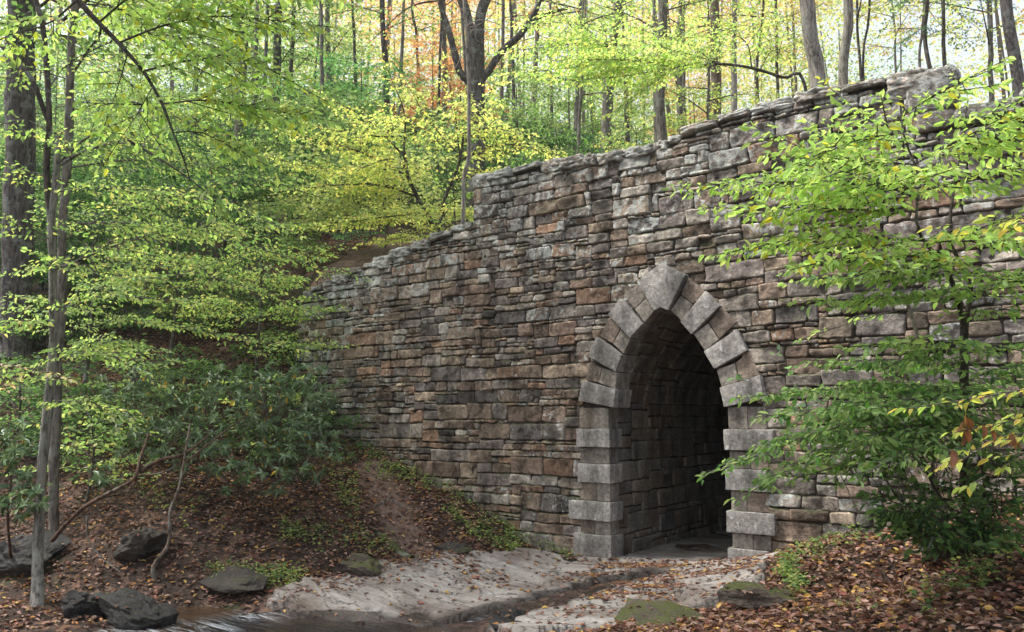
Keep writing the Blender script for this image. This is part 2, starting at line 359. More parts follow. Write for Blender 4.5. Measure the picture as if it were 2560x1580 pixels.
xs = np.arange(-14.5, -2.5, .05); ys = np.arange(6.5, 21, .03); X, Y = np.meshgrid(xs, ys)
ins = inpoly(X+.18*np.sin(Y*5)*.5, Y+.15*np.sin(X*4), SHP)
zz, wet = shelf_z(X, Y)
zz = np.where(ins, zz, zz-.35)                                    # edge of the slab dips under the bank
q = grid_faces(len(xs), len(ys)); keep = ins.ravel()[q].any(1)
used, inv = np.unique(q[keep], return_inverse=True)
gs = Geo(); v = np.stack([X.ravel(), Y.ravel(), zz.ravel()], 1)[used]
edge = wet.ravel()[used]; edge = np.maximum(edge, (v[:, 2] < -.22)*.9)
gs.add(v, inv.reshape(-1, 4), np.concatenate([np.ones((len(v), 3)), edge[:, None]], 1))
tag(gs.obj('rock_shelf', MSHELF), 'flat layered pale rock shelf in the creek bed under the arch', kind='structure')
gw = Geo(); xs = np.arange(-30, -3, .25); ys = np.arange(-6, 14, .25); X, Y = np.meshgrid(xs, ys)
CASC = [P(*a)[:2] for a in [(400, 1568, 10.5), (520, 1560, 10.6), (650, 1535, 11.2), (1210, 1560, 10.4), (300, 1580, 10.3)]]
fo = np.zeros(X.shape)
for c in CASC: fo = np.maximum(fo, np.exp(-((X-c[0])**2+(Y-c[1])**2)/.16))
v = np.stack([X.ravel(), Y.ravel(), np.full(X.size, -.29)], 1)
gw.add(v, grid_faces(len(xs), len(ys)), np.concatenate([np.zeros((len(v), 3)), fo.reshape(-1, 1)], 1))
tag(gw.obj('creek_water', MWATER), 'dark creek water with small white riffles', kind='structure')
# the shallow brown pool held in the groove of the shelf
gp = Geo(); c0 = CH1
line, _ = resample(np.hstack([c0[:5], np.zeros((5, 1))]), .12)
zl = np.array([float(shelf_z(np.array([[p[0]]]), np.array([[p[1]]]))[0][0, 0])+.11 for p in line]); zl = np.convolve(np.pad(zl, 6, mode='edge'), np.ones(13)/13, 'valid')+.035
tg = unit(np.gradient(line, axis=0)); sd_ = np.stack([-tg[:, 1], tg[:, 0], tg[:, 2]*0], 1)
cross = np.linspace(-.5, .5, 5); v = (line[:, None]+sd_[:, None]*cross[None, :, None]); v[:, :, 2] = zl[:, None]
tt = np.zeros((len(line), 5, 4)); fr = np.linspace(0, 1, len(line))
tt[:, :, 0] = (.13*(1-sm((fr-.36)/.14)))[:, None]; tt[:, :, 1] = tt[:, :, 0]*.5; tt[:, :, 2] = tt[:, :, 0]*.22; tt[:, :, 3] = (.8*sm((fr-.55)/.2))[:, None]
gp.add(v.reshape(-1, 3), grid_faces(5, len(line)), tt.reshape(-1, 4))
tag(gp.obj('pool_water', MWATER), 'shallow brown pool in the groove of the rock shelf', kind='structure')

# ------------------------------------------------------------------ the stone bridge
XC = -6.01
hwz = np.array([-.6, 2.35, 2.63, 2.94, 3.24, 3.53, 3.81, 4.03, 4.27]); hww = np.array([1.06, 1.06, 1.05, 1.0, .91, .745, .53, .34, .0])
def arch_half(z): return np.where(z < 4.27, np.interp(z, hwz, hww), -9)
TOPX = np.array([-16.2, -15.3, -14.36, -13.0, -11.8, -10.7, -10.26, -10.25, -8.6, -7.2, -6.1, -5.8, -5.1, -3.3, -1.46, -1.45, 3.5])
TOPZ = np.array([5.0, 5.45, 5.72, 5.95, 6.15, 6.38, 6.4, 7.34, 7.34, 7.2, 7.18, 7.24, 7.4, 7.46, 7.34, 6.62, 6.7])
def top_z(x): return np.interp(x, TOPX, TOPZ)
bridge = thing('stone_bridge', 'old rubble stone bridge with a pointed arch over the creek', 'bridge', (XC, D, 0))
PALS = np.array([(.24, .222, .208), (.20, .18, .176), (.225, .18, .148), (.255, .172, .128), (.275, .228, .185), (.335, .32, .30), (.145, .135, .135), (.215, .165, .138), (.26, .23, .205)])
def pack(nc, nr, blocked, hp, wmul, wmin, rng):
    """greedy irregular courses on a cell grid -> list of (c, r, w, h)"""
    occ = blocked.copy(); topat = np.zeros(nc+1, int); out = []
    for r in range(nr):
        c = 0
        while c < nc:
            if occ[r, c]: c += 1; continue
            h = int(rng.choice(len(hp), p=hp))+1
            if c and 1 <= topat[c-1]-r <= len(hp) and rng.random() < .72: h = int(topat[c-1]-r)
            w = max(wmin, int(round(h*rng.uniform(*wmul)+rng.integers(0, 3))))
            k = 0
            while k < w and c+k < nc and not occ[r, c+k]: k += 1
            if c+k < nc and not occ[r, c+k]:
                nx = 0
                while c+k+nx < nc and not occ[r, c+k+nx] and nx < 2: nx += 1
                if nx < 2: k += nx
            w = k; hh = 1
            while hh < h and r+hh < nr and not occ[r+hh, c:c+w].any(): hh += 1
            occ[r:r+hh, c:c+w] = True; topat[c:c+w] = r+hh
            out.append((c, r, w, hh)); c += w
    return out
def stone_patch(g, u0, u1, v0, v1, fmap, rng, tint, prot, rough=1.0, step=.036, gap=.007, rim=.017, sink=.048, tilt=.035, clampmax=.055):
    w, h = u1-u0, v1-v0
    def ax(L):
        e = min(.014, L*.12); n = max(2, int(L/step)); inner = np.linspace(e*2.4, L-e*2.4, n)
        return np.concatenate([[0, e], inner, [L-e, L]])/L
    a, b = ax(w), ax(h); A, B = np.meshgrid(a, b)
    # corners: rounded and irregular
    ru = (A*2-1); rv = (B*2-1); rr = rng.uniform(.002, .022)/max(w, .12); rh = rng.uniform(.002, .02)/max(h, .1)
    Uu = u0+w*(.5+.5*ru*(1-rr*2*np.abs(rv)**6)); Vv = v0+h*(.5+.5*rv*(1-rh*2*np.abs(ru)**6))
    j = rng.uniform(-1, 1, 8)*.018
    Uu = Uu+(1-A)*(1-B)*j[0]+A*(1-B)*j[1]+(1-A)*B*j[2]+A*B*j[3]; Vv = Vv+((1-A)*(1-B)*j[4]+A*(1-B)*j[5]+(1-A)*B*j[6]+A*B*j[7])*.8
    rim = rim*rng.uniform(.45, 1.5); s = int(rng.integers(0, 9999)); pn = np.stack([Uu.ravel(), Vv.ravel(), np.full(Uu.size, s*.37)], 1)
    n1 = fbm(pn*5, 1, 3).reshape(A.shape); n2 = vnoise(pn*9, 7).reshape(A.shape); n3 = vnoise(pn*9+50, 9).reshape(A.shape)
    Uu = Uu+n2*.014*rough; Vv = Vv+n3*.012*rough
    n4 = vnoise(pn*24, 11).reshape(A.shape); Uu = Uu+n4*.006*rough; Vv = Vv+vnoise(pn*24+9, 12).reshape(A.shape)*.006*rough
    du = np.minimum(A, 1-A)*w; dv = np.minimum(B, 1-B)*h; de = np.minimum(du, dv)
    k = np.sqrt(np.clip(1-(1-np.clip(de/rim, 0, 1))**2, 0, 1))
    tu, tv = rng.uniform(-1, 1, 2)*tilt
    face = prot+(A-.5)*tu+(B-.5)*tv+.032*rough*n1+.010*rough*n4
    H = np.minimum(-sink+(sink+face)*k, clampmax)
    Uu = np.clip(Uu, u0-.01, u1+.01)
    Uu = u0+gap*.5+(Uu-u0)*(w-gap)/w; Vv = v0+gap*.5+(Vv-v0)*(h-gap)/h
    g.add(fmap(Uu.ravel(), Vv.ravel(), H.ravel()), grid_faces(len(a), len(b)), tint)
def warp(u, v):
    p = np.stack([u*.55, v*.9, u*0], 1)
    return u+.02*vnoise(p*2.3, 21), v+.028*vnoise(p, 22)+.010*vnoise(p*3, 23)
def facemap(u, v, h):
    u2, v2 = warp(u, v); return np.stack([u2, D-h, v2], 1)
rng = np.random.default_rng(5)
U0, CU, CV, Z0 = -15.7, .074, .064, -.4
nc, nr = int((3.2-U0)/CU), int((7.8-Z0)/CV)
cu = U0+(np.arange(nc)+.5)*CU; cv = Z0+(np.arange(nr)+.5)*CV; CUu, CVv = np.meshgrid(cu, cv)
blocked = (CVv > top_z(CUu)-.06-.11*(np.sin(CUu*2.1)+1)*.5) | ((np.abs(CUu-XC) < arch_half(CVv)+.55) & (CVv < 4.27)) | ((np.abs(CUu-XC) < .42) & (CVv < 4.85))
blocked |= (CVv < 4.9) & (np.abs(CUu-XC) < np.interp(CVv, [3.9, 4.3, 4.9], [.85, .6, .2])) & (CVv > 3.9)
rects = pack(nc, nr, blocked, [.08, .29, .34, .20, .09], (.9, 2.2), 2, rng)
gfc = Geo()
for (c, r, w, h) in rects:
    uc, vc = U0+(c+w/2)*CU, Z0+(r+h/2)*CV; hi = sm((vc-3.8)/3.2); left = sm((-11.5-uc)/3)
    if vc > 4 and uc > -3.5 and False: continue
    pw = np.array([.17, .14, .17, .07, .12, .06, .06, .17, .08])+hi*np.array([.12, .08, -.06, -.05, -.05, .16, .0, -.08, .0]); pw = np.clip(pw, .01, 1); pw /= pw.sum()
    t = PALS[rng.choice(len(PALS), p=pw)]*np.array([1.13, 1.1, 1.06])*rng.uniform(.68, 1.32)
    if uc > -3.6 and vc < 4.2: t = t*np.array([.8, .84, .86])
    li = np.clip(.26+.55*hi+.4*left+rng.normal(0, .25), 0, 1.15)
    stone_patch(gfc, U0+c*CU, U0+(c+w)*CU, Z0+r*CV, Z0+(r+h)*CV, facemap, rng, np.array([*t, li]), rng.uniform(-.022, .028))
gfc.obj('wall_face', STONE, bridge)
# core behind the face stones (also fills the joints)
gc = Geo(); yb, yf = D+.62, D+.05
ex = np.arange(U0, 3.2, CU*2)
for a, b in zip(ex[:-1], ex[1:]):
    zt = float(top_z((a+b)/2))-.12; m_ = (a+b)/2; hw = np.array([z for z in np.arange(-.6, 4.3, .05) if abs(m_-XC) < float(arch_half(z))+.13])
    z0 = hw.max()+.05 if len(hw) else -.6
    g8 = [(a, yf, z0), (b, yf, z0), (b, yf, zt), (a, yf, zt), (a, yb, z0), (b, yb, z0), (b, yb, zt), (a, yb, zt)]
    gc.add(g8, [(0, 1, 2, 3), (5, 4, 7, 6), (3, 2, 6, 7), (1, 5, 6, 2), (4, 0, 3, 7), (4, 5, 1, 0)], (.04, .035, .03))
gc.obj('rubble_core', MCORE, bridge, False)
# rounded loose block used for coping stones and rocks
def block(g, cx, cy_, cz, sx, sy, sz, rng, tint, n=7, p=5.0, amp=.06, fr=2.2, yaw=0, roll=0, cuts=0):
    l = np.linspace(-1, 1, n); vs, qs, k = [], [], 0
    for ax_ in range(3):
        for s in (-1, 1):
            A, B = np.meshgrid(l, l); v = np.zeros((n*n, 3)); v[:, ax_] = s; v[:, (ax_+1) % 3] = A.ravel()*s; v[:, (ax_+2) % 3] = B.ravel()
            vs.append(v); qs.append(grid_faces(n, n)+k); k += n*n
    v = np.vstack(vs); q = np.vstack(qs)
    r = (np.abs(v)**p).sum(1)**(-1/p); v = v*r[:, None]
    key = np.round(v*1e5).astype(np.int64); _, idx, inv = np.unique(key, axis=0, return_index=True, return_inverse=True)
    inv = inv.ravel(); v = v[idx]; q = inv[q]
    sd = int(rng.integers(0, 9999)); ss = np.array([sx, sy, sz])
    for _ in range(cuts):
        nv = unit(rng.normal(0, 1, 3)*np.array([1, 1, .8])); v = v-nv*np.maximum(0, v@nv-rng.uniform(.45, .85))[:, None]
    if cuts: v = v/np.abs(v).max(0)
    d = unit(v); w = v*ss/2
    w = w+d*(amp*min(ss)*fbm(v*fr+sd, 2, 3))[:, None]+d*(amp*.35*min(ss)*fbm(v*fr*4+sd, 6, 2))[:, None]
    ca, sa = math.cos(yaw), math.sin(yaw); cr, sr = math.cos(roll), math.sin(roll)
    x, z = w[:, 0]*cr-w[:, 2]*sr, w[:, 0]*sr+w[:, 2]*cr; w = np.stack([x*ca-w[:, 1]*sa, x*sa+w[:, 1]*ca, z], 1)
    g.add(w+np.array([cx, cy_, cz]), q, tint)
x = -15.5
while x < 3.0:
    w = rng.uniform(.22, .7); h = rng.uniform(.09, .24); big = -2.25 < x+w/2 < -1.45
    if x < -10.25 < x+w: w = -10.25-x+.02
    if x < -5.62 < x+w: w = max(.2, -5.62-x)
    if x < -1.46 < x+w: w = max(.25, -1.46-x)
    zt = float(top_z(x+w/2))
    if w > .12:
        t = PALS[rng.choice([0, 0, 5, 5, 8])]*rng.uniform(1.1, 1.5)*(1.2 if x > -6 else 1)  # tint raised for pale lichen and to paint in sky light on the tops
        g = Geo(); block(g, x+w/2, D+.22+rng.uniform(-.03, .05), zt-h*.35, w*1.0, .56, h*1.15, rng, np.array([*t, rng.uniform(.75, 1.15)]), 16, 7, .14, 2.2, rng.uniform(-.03, .03), rng.uniform(-.05, .05))
        g.obj('coping_stone', STONE, bridge)
    x += w+.01
    if abs(x-(-10.25)) < .04: x = -10.25
g = Geo(); block(g, -1.78, D+.25, 7.06, .62, .62, .66, rng, np.array([.25, .24, .225, .85]), 14, 8, .05, 1.5); g.obj('end_block', STONE, bridge)
g = Geo(); block(g, -1.74, D+.22, 6.62, .56, .6, .3, rng, np.array([.2, .18, .165, .6]), 10, 6, .06, 1.5); g.obj('end_block', STONE, bridge)
for (bx, bz, w, h) in ((-1.1, 6.55, .8, .26), (-.3, 6.62, .85, .3), (-1.25, 6.25, .5, .2), (.6, 6.6, .9, .3)):
    g = Geo(); block(g, bx, D-.02, bz, w, .5, h, rng, np.array([.24, .225, .21, .8]), 10, 5, .08, 1.6); g.obj('coping_stone', STONE, bridge)
# dressed voussoirs and quoins: outlines read off the face of the wall
def dressed(name, poly, y0, y1, tint, label=None, bev=.014, mat_=None):
    bm = bmesh.new(); f = [bm.verts.new((x, y0, z)) for x, z in poly]; b = [bm.verts.new((x, y1, z)) for x, z in poly]
    n_ = len(poly); area = sum(poly[i][0]*poly[(i+1) % n_][1]-poly[(i+1) % n_][0]*poly[i][1] for i in range(n_))
    bm.faces.new(f if area > 0 else f[::-1]); bm.faces.new(b[::-1] if area > 0 else b)
    for i in range(n_):
        k = (f[i], b[i], b[(i+1) % n_], f[(i+1) % n_]); bm.faces.new(k if area > 0 else k[::-1])
    bmesh.ops.recalc_face_normals(bm, faces=bm.faces[:])
    bmesh.ops.bevel(bm, geom=bm.edges[:], offset=bev, segments=2, affect='EDGES', profile=.6)
    bmesh.ops.subdivide_edges(bm, edges=[e for e in bm.edges if e.calc_length() > .12], cuts=3, use_grid_fill=True)
    s = int(rng.integers(0, 9999)); co = np.array([v.co[:] for v in bm.verts]); nn = fbm(co*7+s, 3, 3)
    for v, k in zip(bm.verts, nn): v.co += v.normal*float(k)*.006
    me = bpy.data.meshes.new(name); bm.to_mesh(me); bm.free()
    me.polygons.foreach_set('use_smooth', np.full(len(me.polygons), True))
    a = me.attributes.new('tint', 'FLOAT_COLOR', 'POINT'); a.data.foreach_set('color', np.tile(tint, len(me.vertices)))
    me.materials.append(mat_ or DRESSED); me.set_sharp_from_angle(angle=math.radians(38)); o = link(name, me, bridge)
    if label: o['label'] = label
    return o
K = lambda pts: [onwall(1400+x/1.89, 620+y/1.89) for x, y in pts]
def shrink(poly, d):
    p = np.array(poly); c = p.mean(0); r = p-c; return [tuple(c+r_*(1-d/np.linalg.norm(r_))) for r_ in r]
GREY = lambda: np.array([*(np.array([.245, .24, .235])*rng.uniform(.88, 1.15)), rng.uniform(.25, .6)])
BRWN = lambda: np.array([*(np.array([(.215, .175, .148), (.235, .20, .168), (.20, .18, .165)][rng.integers(0, 3)])*rng.uniform(.85, 1.15)), rng.uniform(.0, .2)])
PAIR = lambda: np.array([*(np.array([.225, .208, .188])*rng.uniform(.85, 1.15)), rng.uniform(0, .2)])
dressed('keystone', K([(378, 162), (490, 73), (605, 130), (524, 298), (490, 284), (457, 298)]), D-.12, D+.5, np.array([.26, .255, .25, .5]))
for poly in ([(240, 318), (298, 242), (402, 360), (342, 427)], [(145, 515), (185, 422), (305, 505), (275, 585)], [(100, 722), (118, 627), (276, 668), (266, 755)],
             [(580, 352), (697, 205), (768, 275), (632, 410)], [(690, 490), (845, 387), (893, 485), (740, 572)], [(765, 660), (955, 602), (972, 712), (785, 752)]):
    dressed('voussoir', K(poly), D-.105, D+.5, GREY())
for poly, t, pr in (([(357, 290), (412, 238), (452, 297), (405, 357)], PAIR(), .05), ([(308, 222), (378, 165), (412, 236), (357, 290)], BRWN(), .045),
                ([(256, 453), (293, 382), (341, 430), (306, 502)], PAIR(), .05), ([(192, 417), (242, 322), (292, 380), (254, 453)], BRWN(), .04),
                ([(187, 637), (206, 567), (276, 588), (268, 668)], PAIR(), .05), ([(122, 622), (146, 538), (205, 565), (187, 638)], BRWN(), .04),
                ([(527, 297), (575, 225), (635, 267), (582, 350)], PAIR(), .05), ([(577, 225), (606, 134), (690, 205), (636, 266)], BRWN(), .045),
                ([(636, 408), (705, 355), (757, 432), (690, 488)], PAIR(), .05), ([(706, 354), (768, 278), (842, 350), (758, 430)], BRWN(), .045),
                ([(743, 575), (832, 543), (850, 630), (767, 658)], PAIR(), .05), ([(833, 543), (895, 488), (950, 602), (851, 630)], BRWN(), .04)):
    dressed('voussoir', shrink(K(poly), .008), D-pr, D+.45, t, None, .012, DRESSED if pr == .05 else STONE)
# quoins: proud grey blocks alternating with recessed pairs, z levels from the photograph
def box_poly(x0, x1, z0, z1): return [(x0, z0), (x1, z0), (x1, z1), (x0, z1)]
LV = [(2.27, 1.95), (1.66, 1.34), (1.02, .70), (.46, -.1)]
for side in (-1, 1):
    x_in = XC+side*1.03; x_out = XC+side*1.69
    for k, (a, b) in enumerate(LV):
        if side == 1: a, b = a+.01, b+.01
        lo, hi_ = min(x_in, x_out), max(x_in, x_out)
        jt = rng.uniform(-.05, .2); lo, hi_ = (lo-jt, hi_) if side < 0 else (lo, hi_+jt)
        dressed('quoin', box_poly(lo, hi_, b, a), D-.105, D+.34, GREY()*np.array([.93, .93, .93, 1]))
        up_ = LV[k-1][1] if k else 2.64
        xm = XC+side*rng.uniform(1.33, 1.42); xi = XC+side*1.085
        dressed('quoin', box_poly(min(xi, xm), max(xi, xm)-.004, a+.006, up_-.006), D-.02, D+.30, PAIR(), None, .01)
        dressed('quoin', box_poly(min(x_out, xm)+.004, max(x_out, xm), a+.006, up_-.006), D-.025, D+.30, BRWN(), None, .02, STONE)
# tunnel lining: coursed blocks on the inside of the pointed vault
zp = np.concatenate([np.linspace(-.5, 2.35, 12), hwz[2:]]); hp_ = np.interp(zp, hwz, hww)
prof = np.concatenate([np.stack([XC-hp_, zp], 1), np.stack([XC+hp_[:-1], zp[:-1]], 1)[::-1]])
ps, Lp = resample(np.hstack([prof, np.zeros((len(prof), 1))]), .03); ps = ps[:, :2]; sp = np.linspace(0, Lp, len(ps))
tn = unit(np.gradient(ps, axis=0)); nm = np.stack([tn[:, 1], -tn[:, 0]], 1)
def linmap(u, v, h):
    px_ = np.interp(v, sp, ps[:, 0]); pz_ = np.interp(v, sp, ps[:, 1]); nx_ = np.interp(v, sp, nm[:, 0]); nz_ = np.interp(v, sp, nm[:, 1])
    return np.stack([px_+nx_*(h-.045), u, pz_+nz_*(h-.045)], 1)
nc2, nr2 = int(9/.11), int(Lp/.115); bl2 = np.zeros((nr2, nc2), bool)
gl = Geo()
for (c, r, w, h) in pack(nc2, nr2, bl2, [.08, .42, .5], (1.2, 2.2), 2, rng):
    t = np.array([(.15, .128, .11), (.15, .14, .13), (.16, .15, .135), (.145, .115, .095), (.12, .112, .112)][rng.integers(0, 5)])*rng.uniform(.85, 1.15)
    stone_patch(gl, D+.3+c*.11, D+.3+(c+w)*.11, r*.115, (r+h)*.115, linmap, rng, np.array([*t, rng.uniform(0, .2)]), rng.uniform(-.01, .03), .5, .07, .007, .02, .035, .012, .04)
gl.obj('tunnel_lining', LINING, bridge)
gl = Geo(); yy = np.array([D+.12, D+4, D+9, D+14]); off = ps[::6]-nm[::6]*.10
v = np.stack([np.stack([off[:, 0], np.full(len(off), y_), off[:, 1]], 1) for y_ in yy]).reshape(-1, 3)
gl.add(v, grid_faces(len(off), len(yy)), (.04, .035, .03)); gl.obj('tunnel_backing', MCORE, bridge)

# ------------------------------------------------------------------ vegetation tools
def leaves(g, pos, d, nrm, size, tint, near=True, wid=.27):
    d = unit(d); s = unit(np.cross(nrm, d)); n = np.cross(d, s); size = np.asarray(size)[:, None, None]
    if near: T = np.array([(0, 0, 0), (.3, .9, .05), (.68, .75, .02), (1, 0, -.1), (.68, -.75, .02), (.3, -.9, .05)]); F = np.array([(0, 3, 2, 1), (0, 5, 4, 3)])
    else: T = np.array([(0, 0, 0), (.45, 1, .03), (1, 0, -.06), (.45, -1, .03)]); F = np.array([(0, 3, 2, 1)])
    curl = 1+2.6*np.abs(vnoise(pos*37.0, 3))[:, None, None]
    v = pos[:, None]+size*(T[None, :, 0:1]*d[:, None]+T[None, :, 1:2]*wid*s[:, None]+T[None, :, 2:3]*curl*n[:, None])
    k = len(T); q = (np.arange(len(pos))[:, None, None]*k+F[None]).reshape(-1, 4)
    g.add(v.reshape(-1, 3), q, np.repeat(np.hstack([tint, np.ones((len(tint), 1))]), k, 0))
def prisms(g, A, B, r, tint):
    if not len(A): return
    t = unit(B-A); x = unit(np.cross(t, np.array([.3, .2, 1.]))); y = np.cross(t, x); th = np.arange(3)*2*np.pi/3
    ring = x[:, None]*np.cos(th)[None, :, None]+y[:, None]*np.sin(th)[None, :, None]; r = np.broadcast_to(np.asarray(r, float), (len(A),))[:, None, None]
    v = np.concatenate([A[:, None]+ring*r, B[:, None]+ring*r*.45], 1).reshape(-1, 3)
    f = np.array([(0, 1, 4, 3), (1, 2, 5, 4), (2, 0, 3, 5)]); g.add(v, (np.arange(len(A))[:, None, None]*6+f[None]).reshape(-1, 4), tint)
def pick(pal, n, rng, jit=.26):
    pal = np.array(pal); c = pal[rng.integers(0, len(pal), n)]; return np.clip(c*rng.uniform(1-jit, 1+jit, (n, 1))*rng.uniform(.93, 1.07, (n, 3)), 0, .95)
WOODT = (.10, .085, .075)
def grow(gw_, gl_, limbs, rng, pal, twig=.8, gap=.17, sub=.11, leaf_gap=.05, size=.085, flat=.28, start=.12, near=True, droop=.12, jit=.5, taper=.65, wood=True, wid=.27, tint=WOODT, rise=0., subk=.5):
    S, Dd, Ln, Nn = [], [], [], []
    for pts, r0, r1 in limbs:
        if wood and r0 > 0:
            p, T = tube(gw_, pts, r0, r1, 6, .15, tint, .05)
        else:
            p, _ = resample(pts, .15); T = unit(np.gradient(p, axis=0))
        L = np.linalg.norm(np.diff(p, axis=0), axis=1).sum(); n = max(3, int(L*(1-start)/gap)); f = start+(1-start)*(np.arange(n)+rng.random(n)*.6)/n; f = np.clip(f, 0, 1)
        idx = f*(len(p)-1); pos = np.stack([np.interp(idx, np.arange(len(p)), p[:, k]) for k in range(3)], 1); tg = T[np.clip(idx.astype(int), 0, len(T)-1)]
        nn = unit(np.array([0, 0, 1.])+rng.normal(0, .22, (n, 3)))
        side = np.where(np.arange(n) % 2, 1., -1.)[:, None]; a = rng.uniform(.6, 1.2, (n, 1))
        d = np.cos(a)*tg+np.sin(a)*side*unit(np.cross(nn, tg)); d[:, 2] = d[:, 2]*flat-droop*rng.random(n)+rise; d = unit(d)
        l = twig*(1-taper*f)*rng.uniform(.55, 1.15, n)*np.clip(.45+2.2*f, 0, 1)
        S.append(np.vstack([pos, p[-1:]])); Dd.append(np.vstack([d, T[-1:]])); Ln.append(np.append(l, twig*.5)); Nn.append(np.vstack([nn, [[0, 0, 1]]]))
    S, Dd, Ln, Nn = np.vstack(S), np.vstack(Dd), np.concatenate(Ln), np.vstack(Nn)
    if wood: prisms(gw_, S, S+Dd*Ln[:, None], .0045+.006*Ln, tint)
    m = np.maximum((Ln/sub).astype(int), 1); k = np.repeat(np.arange(len(S)), m); n = len(k)
    o = np.arange(n)-np.repeat(np.cumsum(m)-m, m); f = (o+.5+rng.uniform(-.3, .3, n))/m[k]
    side = np.where(o % 2, 1., -1.)[:, None]; a = rng.uniform(.6, 1.15, (n, 1)); N2 = unit(Nn[k]+rng.normal(0, .2, (n, 3)))
    d2 = np.cos(a)*Dd[k]+np.sin(a)*side*unit(np.cross(N2, Dd[k])); d2[:, 2] = d2[:, 2]*.6-droop*rng.random(n); d2 = unit(d2)
    S2 = S[k]+Dd[k]*(Ln[k]*f)[:, None]; L2 = np.clip(Ln[k]*(1-f)*subk+.06, .08, .5)*rng.uniform(.7, 1.2, n)
    if wood and near: prisms(gw_, S2, S2+d2*L2[:, None], .0025, tint)
    S = np.vstack([S, S2]); Dd = np.vstack([Dd, d2]); Ln = np.concatenate([Ln, L2]); Nn = np.vstack([Nn, N2])
    m = np.maximum((Ln/leaf_gap).astype(int), 2); k = np.repeat(np.arange(len(S)), m); n = len(k)
    o = np.arange(n)-np.repeat(np.cumsum(m)-m, m); f = (o+1)/m[k]; side = np.where(o % 2, 1., -1.)[:, None]
    a = rng.uniform(.5, 1.2, (n, 1))*(1-.6*(f > .99)[:, None]); N3 = unit(Nn[k]+rng.normal(0, jit, (n, 3)))
    d3 = np.cos(a)*Dd[k]+np.sin(a)*side*unit(np.cross(N3, Dd[k])); d3[:, 2] -= .15+.25*rng.random(n)
    leaves(gl_, S[k]+Dd[k]*(Ln[k]*f)[:, None]+rng.normal(0, .006, (n, 3)), d3, N3, size*rng.uniform(.5, 1.2, n), pick(pal, n, rng), near, wid*rng.uniform(.85, 1.15))
    return n
def hit(px, py, lo=4.5, hi=45):
    px = np.atleast_1d(np.asarray(px, float)); py = np.atleast_1d(np.asarray(py, float)); t = np.arange(lo, hi, .1)
    r = FW+RT*((px-W0/2)/FPX)[:, None]-UP*((py-H0/2)/FPX)[:, None]
    p = EYEP+r[:, None]*t[None, :, None]; below = p[..., 2] < ZF(p[..., 0], p[..., 1])
    i = np.where(below.any(1), below.argmax(1), len(t)-1); return p[np.arange(len(px)), i]
def ground_at(x, y): return float(gz(x, y))
LIME = [(.44, .60, .20), (.50, .66, .24), (.37, .53, .17), (.28, .43, .13), (.54, .64, .25), (.40, .57, .18)]
LIMEY = LIME*3+[(.55, .5, .08)]
YGRN = [(.43, .57, .19), (.54, .60, .23), (.34, .50, .17), (.22, .36, .12), (.62, .60, .25), (.17, .28, .10), (.37, .54, .18)]
YELL = [(.78, .73, .30), (.70, .70, .29), (.62, .66, .26), (.78, .68, .26), (.54, .60, .22), (.44, .54, .19)]
GRN = [(.12, .22, .08), (.16, .28, .10), (.20, .33, .11), (.09, .17, .06)]
GRNB = [(.26, .38, .17), (.32, .44, .19), (.20, .31, .14), (.36, .46, .20)]
DKG = [(.035, .085, .035), (.05, .11, .045), (.06, .13, .05)]
RHOD = [(.085, .145, .085), (.115, .185, .12), (.155, .23, .165), (.07, .12, .055), (.11, .175, .075), (.13, .195, .115)]
RED = [(.55, .24, .15), (.58, .28, .16), (.50, .22, .15), (.52, .32, .16)]
ORNG = [(.50, .34, .13), (.48, .40, .14), (.40, .40, .14), (.50, .28, .12)]
PALEY = [(.50, .52, .20), (.44, .50, .19), (.54, .50, .17), (.34, .43, .15)]
GREYB = (.165, .15, .14); DARKB = (.085, .072, .066); REDB = (.17, .12, .10); PALEB = (.33, .30, .28)

def plant(name, label, cat, base, group=None):
    return thing(name, label, cat, base, group), Geo(), Geo()
def close(t, gwood, gleaf, wood='trunk', leaf='crown', wmat=None, lmat=None):
    if gwood.n: gwood.obj(wood, wmat or BARK, t)
    if gleaf.n: gleaf.obj(leaf, lmat or LEAF, t, False)
    return t

# ---- lime green sapling before the right half of the wall
rg = np.random.default_rng(21)
d = 6.6
b = hit(2412, 1330, 5, 12)[0]
t, gw2, gl2 = plant('beech_sapling', 'lime green beech sapling spreading its branches in front of the bridge wall', 'tree', b)
tube(gw2, [b-np.array([0, 0, .1]), P(2414, 1100, 7.2), P(2411, 913, d+.3), P(2411, 806, d+.2)], .045, .034, 8, .15, DARKB)
tube(gw2, [P(2411, 812, d+.2), P(2393, 749, d+.1), P(2364, 670, d), P(2307, 602, d), P(2288, 536, d), P(2300, 457, d), P(2286, 411, d), P(2257, 332, d), P(2250, 240, d)], .022, .006, 6, .15, DARKB)
tube(gw2, [P(2411, 812, d+.2), P(2427, 720, d+.2), P(2400, 656, d+.3), P(2371, 600, d+.3), P(2380, 500, d+.4), P(2400, 380, d+.4), P(2420, 250, d+.4)], .022, .005, 6, .15, DARKB)
L = lambda *a: [P(*x) for x in a]
